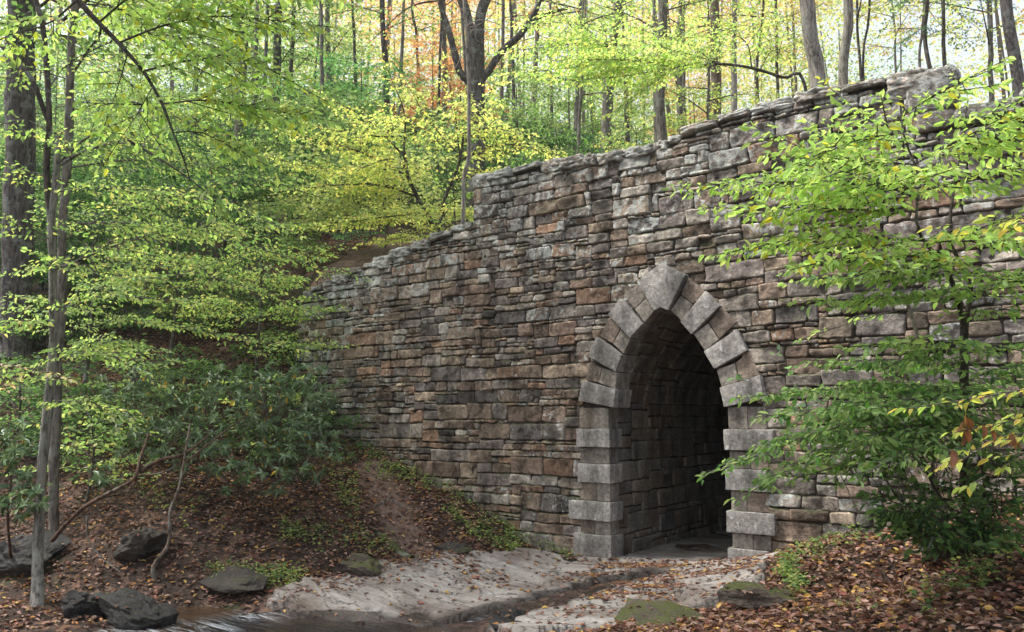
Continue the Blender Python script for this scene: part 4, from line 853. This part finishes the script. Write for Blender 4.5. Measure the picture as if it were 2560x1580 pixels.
# the forked dark tree and the dead snag in front of it
d = 30; b = np.array(P(1190, 300, d)); b[2] = ground_at(b[0], b[1])-.2
t, gw2, gl2 = plant('forked_tree', 'large dark tree forking into several curved limbs behind the bare snag', 'tree', b, 'trees beyond the bridge')
tube(gw2, [b, P(1190, 230, d), P(1187, 107, d)], .34, .32, 12, .25, (.10, .09, .085), .07)
for q in ([(1187, 130), (1166, 36), (1150, -30), (1140, -200)], [(1187, 130), (1207, 20), (1240, -60), (1260, -250)], [(1189, 210), (1153, 186), (1129, 100), (1100, 0), (1080, -120)], [(1192, 215), (1221, 178), (1257, 125), (1311, 75), (1350, 0), (1380, -150)], [(1300, 85), (1360, 40), (1420, 20)]):
    w = .2 if len(q) == 4 else .13
    if q[0] == (1300, 85): w = .08
    tube(gw2, [P(x, y, d) for x, y in q], w*1.1, w*.6, 10, .25, (.10, .09, .085), .07)
grow(gw2, gl2, [(L((1140, -150, d), (1000, -60, d), (860, 30, d-1)), .05, .01), (L((1350, 0, d), (1440, 20, d-1), (1560, 60, d-2)), .04, .01), (L((1100, 0, d), (1020, 20, d), (930, 100, d)), .04, .01)], rg, GRNB+RED[:1], 1.6, .3, .26, .15, .16, .4, .1, near=False, wid=.33)
close(t, gw2, gl2)
d = 19.5; b = np.array(P(1152, 600, d)); b[2] = ground_at(b[0], b[1])-.2
t, gw2, gl2 = plant('dead_snag', 'bare pale dead stem with curling leafless twigs near the parapet step', 'tree', b)
tube(gw2, [b, P(1160, 460, d), P(1172, 395, d), P(1173, 330, d), P(1172, 200, d), P(1166, 90, d), P(1161, 0, d), P(1158, -80, d)], .06, .035, 8, .15, PALEB, .08)
for q in ([(1164, 56), (1130, 60), (1095, 90), (1062, 148)], [(1166, 110), (1140, 125), (1115, 138)], [(1166, 70), (1200, 60), (1240, 30)], [(1168, 85), (1195, 62), (1222, 45), (1238, 20)], [(1168, 95), (1185, 72), (1190, 100), (1215, 108)], [(1170, 120), (1155, 140), (1132, 180)], [(1166, 65), (1195, 50), (1230, 55), (1290, 80)], [(1164, 20), (1185, 30), (1215, 35)], [(1166, 75), (1210, 75), (1260, 70)], [(1163, 30), (1110, -10), (1085, 20), (1070, 28)], [(1172, 120), (1165, 165), (1158, 150)]):
    tube(gw2, [P(x, y, d-.2) for x, y in q], .014, .005, 5, .1, (.36, .33, .31), .05)
close(t, gw2, gl2)
# long horizontal limb with yellow green sprays above the parapet
d = 23.5; b = np.array(P(2060, 240, d)); b[2] = ground_at(b[0], b[1])-.2
t, gw2, gl2 = plant('leaning_sapling', 'sapling with one long bare limb stretching left over the parapet and bright yellow green sprays', 'tree', b)
tube(gw2, [b, P(2014, 222, d), P(1960, 195, d), P(1880, 170, d), P(1790, 160, d), P(1700, 168, d), P(1600, 150, d)], .07, .03, 8, .2, DARKB)
grow(gw2, gl2, [(L((1790, 160, d), (1700, 100, d), (1560, 70, d)), .02, .006), (L((1700, 165, d), (1560, 150, d-.6), (1400, 150, d-1)), .02, .006), (L((1620, 152, d), (1480, 110, d), (1300, 125, d)), .02, .006), (L((1700, 166, d), (1560, 190, d+.5), (1430, 200, d+.6)), .02, .006), (L((1880, 170, d), (1860, 100, d), (1760, 60, d)), .02, .006), (L((1800, 160, d), (1740, 140, d-.8), (1620, 110, d-1.2)), .02, .006),
      (L((1640, 155, d), (1520, 160, d+.8), (1320, 180, d+1)), .02, .006), (L((1900, 175, d), (1930, 100, d), (1890, 30, d)), .02, .006), (L((1560, 140, d), (1440, 60, d), (1350, 60, d)), .02, .006), (L((1700, 160, d), (1630, 210, d-.4), (1560, 260, d-.6)), .012, .005)], rg, LIME+YELL[:2]+GRNB[:2], 1.5, .11, .14, .075, .13, .3, .06, near=False, jit=.75, wid=.33, tint=DARKB)
close(t, gw2, gl2)
# low saplings behind the parapet
for k, a in enumerate([
    ('forest_sapling', 'dark green dense sapling right above the parapet in the centre', 1390, 330, 27, 4.5, 2.2, GRN+DKG[1:], 12),
    ('forest_sapling', 'yellow green light sapling above the parapet left of the grey trunk', 1590, 320, 29, 4.5, 2.2, PALEY+GRNB, 11),
    ('forest_sapling', 'green sapling with yellow tips between the parapet trunks', 1735, 300, 32, 6.0, 2.6, PALEY+YGRN, 12),
    ('forest_sapling', 'pale green sapling above the parapet left of the large leaning trunk', 1930, 260, 30, 5.5, 2.4, PALEY+GRNB[:2], 11),
    ('forest_sapling', 'tall mid green sapling above the yellow understory tree', 1290, 300, 34, 6.0, 2.6, GRNB+GRN[2:], 12),
    ('forest_sapling', 'bluish green sapling left of the forked tree', 900, 270, 31, 6.5, 2.8, [(.12, .28, .10), (.15, .32, .13), (.1, .24, .1)], 13),
    ('forest_sapling', 'feathery pale green sapling above the broad yellow tree', 780, 250, 30, 5.5, 2.6, [(.2, .36, .14), (.16, .32, .12), (.14, .28, .12)], 12),
    ('forest_sapling', 'dark sapling at the foot of the forest just over the yellow crown', 1010, 330, 28, 3.2, 2.2, GRN+DKG, 11),
    ('forest_sapling', 'bright yellow sapling beside the end block of the parapet', 2440, 260, 28, 4.5, 2.0, ORNG+PALEY, 10),
    ('forest_sapling', 'thin leaved yellow sapling in the bright gap at the upper right', 2230, 230, 34, 6.0, 2.2, PALEY, 8),
    ('forest_sapling', 'orange red sapling high in the wood left of the forked tree', 1080, 160, 40, 7.5, 2.6, RED, 12),
    ('forest_sapling', 'dull orange sapling high over the broad yellow tree', 985, 140, 42, 8.0, 2.8, RED[3:]+ORNG, 12),
    ('forest_sapling', 'rust coloured sapling high behind the curved limbs of the forked tree', 1150, 120, 44, 8.5, 2.8, RED, 12),
    ('forest_sapling', 'tall soft green sapling filling the wood right of the forked tree', 1420, 240, 40, 8.5, 3.0, GRNB+GRN[2:], 13),
    ('forest_sapling', 'tall olive green sapling behind the stout rough barked trunk', 1560, 230, 42, 9.0, 3.0, GRNB+YGRN[:1], 13),
    ('forest_sapling', 'soft green tall sapling left of the near hanging branch tips', 640, 200, 40, 9.0, 3.2, GRNB+GRN, 13),
    ('forest_sapling', 'tall green sapling behind the feathery pale green one', 820, 180, 42, 9.0, 3.2, GRNB+GRN[1:], 13),
    ('forest_sapling', 'red leaved sapling high between the grey trunks', 1720, 190, 46, 9.0, 2.6, RED+ORNG, 11)]):
    layered(a[0], a[1], *a[2:], size=.12, seed=k+40, gap=.24, group='trees beyond the bridge')
# ---- far wood that reads as one mass
r_ = np.random.default_rng(4); n = 9000
px = r_.uniform(-150, 2700, n); dd = r_.uniform(48, 125, n); base = np.stack([P(x, 300, q) for x, q in zip(px, dd)]); gzz = ZB(base[:, 0], base[:, 1])
hgt = r_.uniform(0, 1, n)**1.1*20; ctr = base.copy(); ctr[:, 2] = gzz+hgt
rel = ctr-EYEP; dep = rel@FW; sx = W0/2+FPX*(rel@RT)/dep; sy = H0/2-FPX*(rel@UP)/dep
dens = np.clip(1.15-np.clip((sx-1750)/500, 0, 1)*.78, 0, 1); ok = (sy > -120) & (sy < 700) & (r_.random(n) < dens)
ctr, sx, sy = ctr[ok], sx[ok], sy[ok]; m = len(ctr); k = np.repeat(np.arange(m), 32); q = len(k)
zone = fbm(ctr*np.array([.05, .05, .09]), 12, 2)+r_.normal(0, .18, m)
pal = np.array([(.12, .22, .09), (.18, .29, .11), (.28, .36, .15), (.48, .46, .20), (.55, .34, .17), (.58, .24, .14)])
right = np.clip((sx-900)/900, 0, 1); ci = np.clip(((zone+.75)*2.4+right*1.2+2.4*np.exp(-((sx-1000)/330)**2-(sy/200)**2)+1.2*np.exp(-((sx-1750)/200)**2-(sy/200)**2)), 0, 5).astype(int)
gD = Geo(); pp = ctr[k]+r_.normal(0, 1, (q, 3))*np.array([1.1, 1.1, .7])
leaves(gD, pp, r_.normal(0, 1, (q, 3))*np.array([1, 1, .5]), r_.normal(0, .6, (q, 3))+np.array([0, 0, 1]), r_.uniform(.16, .34, q), np.clip(pal[ci][k]*r_.uniform(.75, 1.25, (q, 1)), 0, .9), False, .36)
n = 75; px = r_.uniform(-100, 2650, n); dd = r_.uniform(46, 110, n); bs = np.stack([P(x, 300, z) for x, z in zip(px, dd)]); bs[:, 2] = ZB(bs[:, 0], bs[:, 1]); tp = bs+np.stack([r_.normal(0, .8, n), r_.normal(0, .8, n), r_.uniform(15, 24, n)], 1)
prisms(gD, bs, tp, r_.uniform(.08, .2, n), (.19, .17, .165))
tag(gD.obj('distant_woods', LEAF, None, False), 'far autumn wood beyond the bridge', kind='stuff')

# ---- shrub layer on the slope left of and behind the wall
r_ = np.random.default_rng(14); n = 2300
px = r_.uniform(-150, 2000, n); dd = np.where(px < 1150, 21, 30)+r_.random(n)**1.3*32; b_ = np.stack([P(x, 600, q) for x, q in zip(px, dd)]); h_ = r_.random(n)**1.4*np.where(dd > 30, 3.4, 4.6)
b_[:, 2] = gz(b_[:, 0], b_[:, 1])+.25+h_
rel = b_-EYEP; dep = rel@FW; sx = W0/2+FPX*(rel@RT)/dep; sy = H0/2-FPX*(rel@UP)/dep
bare = (np.hypot((sx-930)/170, (sy-600)/75) < 1) | (np.hypot((sx-400)/140, (sy-860)/50) < 1) | (np.hypot((sx-760)/90, (sy-680)/60) < 1)
bare |= (np.hypot((sx-480)/260, (sy-640)/75) < 1) & (r_.random(n) < .75)
bare |= (sx > 1000) & (r_.random(n) < (sx-1000)/1500); b_, sx, sy = b_[~bare], sx[~bare], sy[~bare]; m = len(b_); zone = fbm(b_*np.array([.12, .12, .2]), 17, 2)+r_.normal(0, .2, m)
pal = np.array([DKG[0], DKG[1], (.06, .115, .055), (.10, .17, .08), (.17, .25, .11), (.34, .38, .17)]); ci = np.clip((zone+.6)*3.9, 0, 5).astype(int)  # mostly dark greens: shade of the gaps put into the leaf colour
k = np.repeat(np.arange(m), 110); q = len(k); rad = r_.uniform(.5, 1.1, m)[k]; aa = r_.uniform(0, 6.28, q); rr = np.sqrt(r_.random(q))*rad
pp = b_[k]+np.stack([np.cos(aa)*rr, np.sin(aa)*rr, r_.normal(0, .09, q)-.12*rr], 1); gU = Geo()
leaves(gU, pp, np.stack([np.cos(aa)+r_.normal(0, .5, q), np.sin(aa)+r_.normal(0, .5, q), r_.normal(-.25, .25, q)], 1), np.array([0, 0, 1.])+r_.normal(0, .6, (q, 3)), r_.uniform(.09, .17, q), np.clip(pal[ci][k]*r_.uniform(.75, 1.25, (q, 1)), 0, .9), False, .34)
tag(gU.obj('undergrowth', LEAF, None, False), 'shrub layer covering the slope behind and left of the wall', kind='stuff')
for o_, off, var, sc_ in ((TR['slender'], (.3, .2, 9.2), 'green', .9), (TR['slender2'], (.2, .5, 9.5), 'lime', 1.0), (TR['old'], (0, 0, 9), 'green', 1.5), (TR['beech'], (.3, .3, 8.2), 'green', 1.1), (TR['beech'], (3.0, -2.0, 10), 'lime', 1.2), (TR['slender'], (2.5, -2.5, 10.5), 'green', 1.1), (TR['slender'], (-3, 1, 9.6), 'green', 1.15), (TR['slender2'], (-4, 1.5, 9.4), 'deep', 1.1), (TR['slender2'], (-.5, 2.5, 10.5), 'green', 1.1), (TR['slender'], (-6, -1, 9.8), 'deep', 1.2)):  # unseen high crowns, added to block sky and sun over the left bank
    for nm, j in (('crown', 1), ('limbs', 0)):
        o = link(nm, VAR[var][j]); o.parent = o_; o.location = off; o.scale = (sc_,)*3

r_ = np.random.default_rng(15); n = 420; px = r_.uniform(-150, 900, n); py = r_.uniform(800, 1180, n); b_ = hit(px, py, 9, 30); b_ = b_[(r_.random(n) < .75) & ~((np.hypot((px-400)/150, (py-880)/60) < 1))]
m = len(b_); k = np.repeat(np.arange(m), 60); q = len(k); rad = r_.uniform(.2, .55, m)[k]; aa = r_.uniform(0, 6.28, q); rr = np.sqrt(r_.random(q))*rad; gU = Geo()
pp = b_[k]+np.stack([np.cos(aa)*rr, np.sin(aa)*rr, (r_.uniform(.1, .9, m)**1.5)[k]+r_.normal(0, .07, q)], 1)
pal = np.array(DKG+GRN+GRNB[:1]+[(.08, .16, .10)]); ci = r_.integers(0, len(pal), m)
leaves(gU, pp, np.stack([np.cos(aa)+r_.normal(0, .5, q), np.sin(aa)+r_.normal(0, .5, q), r_.normal(-.1, .3, q)], 1), np.array([0, -.3, 1.])+r_.normal(0, .6, (q, 3)), r_.uniform(.06, .11, q), np.clip(pal[ci][k]*r_.uniform(.75, 1.25, (q, 1)), 0, .9), True, .3)
prisms(gU, np.repeat(b_, 3, 0), np.repeat(b_, 3, 0)+r_.normal(0, .18, (m*3, 3))+np.array([0, 0, .45]), .005, (.16, .13, .11))
tag(gU.obj('low_shrubs', LEAF, None, False), 'low dark shrubs and tangled twigs on the shaded left bank', kind='stuff')
# ---- rhododendrons
def rhodo(label, blobs, base, stems, seed, nsh=.46):
    r_ = np.random.default_rng(seed); t, gk, gv = plant('rhododendron', label, 'shrub', base)
    for pts, r0, r1, tn_ in stems: tube(gk, pts, r0, r1, 8, .1, tn_, .08)
    C = []
    for (px, py, d, rx, ry, rd, n) in blobs:
        n = int(n*nsh); u = unit(r_.normal(0, 1, (n, 3)))*(r_.random((n, 1))**.45); C.append(np.stack([P(px+a*rx*1.2, py+b_*ry*1.15, d+c*rd) for a, b_, c in u]))
        root = P(px, py+ry*.9, d+rd*.3); s_ = C[-1]; mid = s_*.6+root*.4; prisms(gk, mid, s_, .008, (.24, .19, .165)); prisms(gk, np.repeat(root[None], n//4, 0)+r_.normal(0, .1, (n//4, 3)), mid[:n//4*4:4][:n//4], .012, (.15, .11, .09))
    C = np.vstack(C); nw = len(C); k = np.repeat(np.arange(nw), 8); m = len(k); axs = unit(np.array([.25, -.45, .8])+r_.normal(0, .4, (nw, 3)))
    ang = np.tile(np.arange(8)*2*np.pi/8, nw)+np.repeat(r_.uniform(0, 6, nw), 8)+r_.normal(0, .2, m)
    x = unit(np.cross(axs, np.array([.9, .1, .2]))); y = np.cross(axs, x); d_ = x[k]*np.cos(ang)[:, None]+y[k]*np.sin(ang)[:, None]+axs[k]*r_.uniform(-.55, .45, (m, 1))
    tn_ = pick(RHOD, m, r_, .35)*np.array([1.05, 1.0, .85]); yl = r_.random(m) < .018; tn_[yl] = (.55, .36, .06)
    d_[yl, 2] -= .8
    leaves(gv, C[k], d_, axs[k]+r_.normal(0, .25, (m, 3)), r_.uniform(.10, .165, m), tn_, True, .19)
    return close(t, gk, gv, 'stem', 'foliage', None, WAXY)
RB = (.13, .078, .058)
b = hit(390, 1465, 9, 16)[0]
rhodo('large blue green rhododendron hanging over the left bank below the wall end', [(500, 1010, 14.6, 170, 90, 1.2, 230), (700, 1040, 14.4, 120, 100, 1.0, 190), (760, 1120, 14.0, 80, 90, .8, 110), (610, 1170, 13.8, 150, 70, .9, 150), (420, 1090, 14.2, 120, 80, .9, 110), (690, 960, 15.5, 140, 70, 1.0, 150), (800, 1000, 14.4, 50, 60, .5, 40), (330, 980, 15, 100, 60, .9, 70)], b,
      [([P(392, 1468, 12.2), P(382, 1420, 12.2), P(420, 1360, 12.3), P(424, 1280, 12.4), P(446, 1220, 12.6), P(458, 1160, 12.9), P(475, 1060, 13.4)], .034, .016, (.15, .11, .09)),
       ([P(130, 1352, 12.4), P(172, 1305, 12.3), P(220, 1262, 12.3), P(280, 1228, 12.4), P(335, 1195, 12.6), P(352, 1140, 12.8), P(372, 1085, 13.2)], .036, .022, RB), ([P(350, 1180, 12.7), P(400, 1150, 12.9), P(460, 1135, 13.2), P(520, 1090, 13.6)], .035, .018, RB), ([P(458, 1160, 12.9), P(560, 1080, 13.6), P(660, 1010, 14.2)], .02, .01, RB), ([P(345, 1190, 12.6), P(400, 1183, 12.8), P(440, 1165, 13)], .02, .01, RB)], 51)
b = hit(30, 1420, 9, 15)[0]
rhodo('smaller dark rhododendron at the left edge beside the mottled slender tree', [(20, 1120, 11.6, 80, 70, .6, 60), (40, 1240, 11.4, 70, 60, .6, 60), (-40, 1180, 11.6, 80, 120, .8, 60), (230, 1190, 13.4, 60, 40, .5, 24)], b, [([b, P(20, 1300, 11.6), P(30, 1180, 11.6)], .03, .012, RB)], 52)
# small branch with pinkish pale leaves at the left edge
b = hit(-60, 1300, 8, 15)[0]
t, gw2, gl2 = plant('pale_leaved_sapling', 'thin sapling with fading cream and pink leaves low at the left edge', 'tree', b)
tube(gw2, [b, P(-60, 1000, 8.6), P(-60, 850, 8.6)], .015, .006, 6, .15, DARKB)
grow(gw2, gl2, [(L((-60, 900, 8.6), (60, 920, 8.5), (150, 940, 8.4)), .006, .002), (L((-60, 960, 8.6), (-10, 960, 8.5), (40, 985, 8.5)), .005, .002)], rg, [(.5, .46, .28), (.48, .36, .24), (.42, .45, .2), (.5, .4, .2)], .28, .11, .12, .07, .085, .3, .2, jit=.5)
close(t, gw2, gl2)

# ------------------------------------------------------------------ boulders, roots, litter, ground plants
BTOP = []
def boulder(label, px, py, d, w, h, dp, m, seed, p=3.2, amp=.28, yaw=.3, roll=0, tint=(.2, .2, .2), name='boulder', cat='rock', fr=1.3):
    r_ = np.random.default_rng(seed); g = Geo(); c = P(px, py, d); w, dp = w*1.12, dp*1.1; c[2] = max(c[2], float(ZF(c[0], c[1]))+h*.17); block(g, 0, 0, 0, w, dp, h, r_, tint, 40, p, amp*.6, fr, yaw, roll, 14)
    tp = g.v[0]; tp = tp[tp[:, 2] > np.quantile(tp[:, 2], .8)]; BTOP.append(tp[r_.integers(0, len(tp), 12)]+c)
    o = g.obj(name, m); o.location = [float(x) for x in c]; return tag(o, label, cat)
RDARK = m_rock('dark_wet_rock', (.034, .031, .03), (.03, .038, .014), .45, .45); RMOSS = m_rock('mossy_rock', (.15, .12, .10), (.09, .105, .028), .8); RGREY = m_rock('bank_rock', (.075, .066, .058), (.05, .06, .018), .55)
boulder('long low moss covered boulder at the bottom edge right of centre', 1655, 1565, 8.9, 1.7, .34, .7, RMOSS, 1, yaw=-.35)
boulder('flat mossy boulder with a bare brown underside on the right of the rock shelf', 1940, 1534, 8.9, 1.1, .30, .5, RMOSS, 2, yaw=.5)
boulder('large dark rounded boulder lying in the creek edge at the lower left', 345, 1538, 10.9, 1.0, .52, .7, RDARK, 3, roll=-.12, p=2.6)
boulder('dark wedge shaped boulder left of the large one at the creek edge', 205, 1532, 11.0, .66, .5, .6, RDARK, 4, roll=.15)
boulder('boulder with a grey scarred face half buried in the left bank', 335, 1378, 12.7, .8, .55, .65, RGREY, 5, roll=.2)
boulder('bright moss topped rock where the bank meets the rock shelf', 915, 1420, 12.6, .85, .46, .6, RMOSS, 6, roll=-.15)
boulder('wide dark ledge of rock at the left edge behind the slender tree', 40, 1405, 12.6, 1.5, .8, .9, RDARK, 7, p=5)
boulder('mossy shelf of rock over the dark creek undercut at the left', 600, 1470, 12.1, 1.6, .36, .7, RGREY, 8, yaw=.1)
boulder('wet black rock in the white water at the bottom centre', 1280, 1580, 10.2, .5, .3, .45, RDARK, 9, p=2.5)
boulder('low brown ledge jutting from the leafy right bank', 2400, 1440, 8.0, .85, .22, .6, RGREY, 10, roll=-.12, p=4)
boulder('mossy rock in the leaf litter under the slope of the wall', 1130, 1378, 13.6, .7, .25, .5, RGREY, 11, roll=-.1)
boulder('small stone at the foot of the left arch pier', 1425, 1400, 13.6, .3, .14, .3, RGREY, 12)
g = Geo(); MR = [hit(x, y)[0]+np.array([0, 0, .015]) for x, y in ((875, 1235), (900, 1285), (925, 1320), (960, 1352), (1000, 1385), (1030, 1400))]; tube(g, MR, .03, .085, 9, .08, (.07, .08, .03), .2); tag(g.obj('mossy_root', m_bark('mossy_bark', .7)), 'moss covered root running down the bank beside the trodden path', 'root')
g = Geo(); tube(g, [P(935, 1265, 14.0), P(980, 1250, 14.1), P(1015, 1272, 14.0), P(1060, 1270, 14.2)], .022, .012, 6, .08, (.18, .15, .13), .1); tag(g.obj('bare_root', BARK), 'bare grey root crossing the path on the bank', 'root')
g = Geo(); tube(g, [P(218, 1290, 12.4), P(222, 1350, 12.3), P(262, 1400, 12.2), P(300, 1430, 12.1)], .016, .010, 6, .08, (.2, .18, .17), .1); tag(g.obj('vine_stem', BARK), 'thin grey vine curling down the left bank beside the scarred boulder', 'vine')
for lab, q in (('short brown stick standing in the litter on the right bank', [(2165, 1450, 8), (2190, 1490, 7.9), (2200, 1520, 7.8)]), ('thin reddish stem upright in the litter of the right bank', [(2240, 1530, 7.3), (2252, 1480, 7.4), (2262, 1440, 7.5)]), ('bare broken stick leaning by the brown ledge on the right bank', [(2310, 1430, 7.7), (2350, 1465, 7.6), (2385, 1490, 7.5)])):
    g = Geo(); tube(g, [P(*a) for a in q], .012, .007, 6, .06, (.2, .13, .10), .1); tag(g.obj('fallen_stick', BARK), lab, 'stick')
# leaf litter
r_ = np.random.default_rng(6)
LIT = [(.33, .22, .17), (.30, .19, .15), (.26, .15, .115), (.11, .052, .036), (.15, .07, .045), (.21, .11, .075), (.27, .16, .12), (.36, .17, .06), (.44, .28, .08), (.075, .036, .026), (.20, .075, .055), (.25, .15, .12), (.13, .06, .042), (.10, .045, .032), (.16, .085, .06)]
def litter_pts(x0, x1, y0, y1, dens):
    n = int((x1-x0)*(y1-y0)*dens); return np.stack([r_.uniform(x0, x1, n), r_.uniform(y0, y1, n)], 1)
pts = np.vstack([litter_pts(-22, 3.2, 4, 12.2, 230), litter_pts(-7, 3, 3, 12.2, 380), litter_pts(-26, -15.4, 12, 28, 110), litter_pts(-20, -9, 8, 12.2, 160)])
rel = np.hstack([pts, np.zeros((len(pts), 1))]); dep = rel@np.array([FW[0], FW[1], 0])
sx = (rel@RT)/np.maximum(dep, .1); pts = pts[(dep > 3) & (np.abs(sx) < .85)]
ons = inpoly(pts[:, 0], pts[:, 1], SHP); keep = ~ons | (r_.random(len(pts)) < .85); pts, ons = pts[keep], ons[keep]
clump = fbm(np.hstack([pts*.9, np.zeros((len(pts), 1))]), 31, 3); pathd = dist_line(pts[:, 0], pts[:, 1], PTH); keep = (pathd > .32) | (r_.random(len(pts)) < .35); pts, ons, clump = pts[keep], ons[keep], clump[keep]; keep = r_.random(len(pts)) < np.where(ons, np.clip(.38+.9*clump, .1, 1), np.clip(.95+.35*clump, .55, 1)); pts, ons = pts[keep], ons[keep]
v0, _, _ = None, None, None
zf = ZF(pts[:, 0], pts[:, 1]); pn = np.hstack([pts, np.zeros((len(pts), 1))])
zf = zf+.07*fbm(pn*np.array([.9, .9, 0]), 3, 4)+.03*fbm(pn*np.array([4, 4, 0]), 5, 3)
zs, wt = shelf_z(pts[:, 0], pts[:, 1]); z = np.where(ons, zs, zf); keep = (z > -.285) & ~(ons & (wt > .6) & (r_.random(len(pts)) < .9)); pts, z, ons = pts[keep], z[keep], ons[keep]; n = len(pts)
gL = Geo(); pos = np.hstack([pts, (z+np.where(ons, .012, r_.uniform(.012, .05, n)))[:, None]]); a = r_.uniform(0, 6.28, n)
dr = np.stack([np.cos(a), np.sin(a), r_.normal(0, .22, n)*np.where(ons, .3, 1)], 1); nn = np.stack([r_.normal(0, .35, n), r_.normal(0, .35, n), np.ones(n)], 1)*np.array([1, 1, 1.]); nn[ons, :2] *= .4
leaves(gL, pos, dr, nn, r_.uniform(.05, .105, n), pick(LIT, n, r_, .3), True, .3)
bt = np.vstack(BTOP)+np.array([0, 0, .012]); nb = len(bt); a = r_.uniform(0, 6.28, nb)
leaves(gL, bt, np.stack([np.cos(a), np.sin(a), r_.normal(0, .1, nb)], 1), np.stack([r_.normal(0, .2, nb), r_.normal(0, .2, nb), np.ones(nb)], 1), r_.uniform(.05, .09, nb), pick(LIT, nb, r_, .3), True, .3)
tag(gL.obj('leaf_litter', LITTERM, None, False), 'fallen brown and orange leaves scattered over the banks and rock', kind='stuff')
# low green plants along the foot of the wall and the banks
def in_px(polys):
    out = []
    for (x0, x1, ya, yb, th, n) in polys:
        f = r_.random(n); out.append(hit(x0+(x1-x0)*f, ya+(yb-ya)*f+r_.normal(0, th, n), 6, 24))
    return np.vstack(out)
C = in_px([(880, 1050, 1090, 1190, 18, 90), (1050, 1300, 1200, 1310, 18, 110), (1250, 1420, 1310, 1390, 14, 80), (1120, 1300, 1290, 1380, 16, 90), (780, 900, 1130, 1240, 22, 60), (850, 900, 1240, 1300, 20, 40), (520, 760, 1440, 1450, 14, 90), (700, 980, 1330, 1370, 16, 90), (1400, 1450, 1385, 1400, 6, 16), (1960, 2150, 1410, 1330, 16, 70), (1950, 2010, 1430, 1480, 14, 50), (2040, 2200, 1560, 1540, 14, 16), (2280, 2500, 1540, 1420, 30, 30), (2420, 2540, 1400, 1380, 14, 18), (900, 1000, 1130, 1200, 20, 60), (150, 330, 1000, 1100, 30, 60), (300, 500, 1200, 1300, 30, 30)])
k = np.repeat(np.arange(len(C)), 9); m = len(k); gP = Geo(); a = r_.uniform(0, 6.28, m); hh = r_.uniform(.02, .16, m)
pos = C[k]+np.stack([r_.normal(0, .05, m), r_.normal(0, .05, m), hh], 1)
leaves(gP, pos, np.stack([np.cos(a), np.sin(a), r_.normal(.1, .3, m)], 1), np.stack([r_.normal(0, .5, m), r_.normal(-.3, .5, m), np.ones(m)], 1), r_.uniform(.03, .065, m), pick([(.30, .37, .13), (.19, .29, .09), (.38, .40, .15), (.11, .21, .07), (.14, .23, .09)], m, r_), True, .34)
tag(gP.obj('ground_plants', LEAF, None, False), 'low yellow green plants along the foot of the wall and the banks', kind='stuff')

# ------------------------------------------------------------------ damp air among the trees
hz = Geo(); x0, x1, y0, y1, z0, z1 = -330, 330, -60, 420, -40, 150
c8 = [(x0, y0, z0), (x1, y0, z0), (x1, y1, z0), (x0, y1, z0), (x0, y0, z1), (x1, y0, z1), (x1, y1, z1), (x0, y1, z1)]
hz.add(c8, [(3, 2, 1, 0), (4, 5, 6, 7), (0, 1, 5, 4), (1, 2, 6, 5), (2, 3, 7, 6), (3, 0, 4, 7)], (1, 1, 1))
mh = bpy.data.materials.new('damp_air'); mh.use_nodes = True; hn = mh.node_tree; hn.nodes.clear(); ho = hn.nodes.new('ShaderNodeOutputMaterial'); pv = hn.nodes.new('ShaderNodeVolumePrincipled')
pv.inputs['Color'].default_value = (.93, .96, .95, 1); pv.inputs['Density'].default_value = .0005; pv.inputs['Anisotropy'].default_value = .3
hn.links.new(pv.outputs[0], ho.inputs['Volume']); tag(hz.obj('haze', mh, None, False), 'thin damp haze among the trees', kind='stuff')
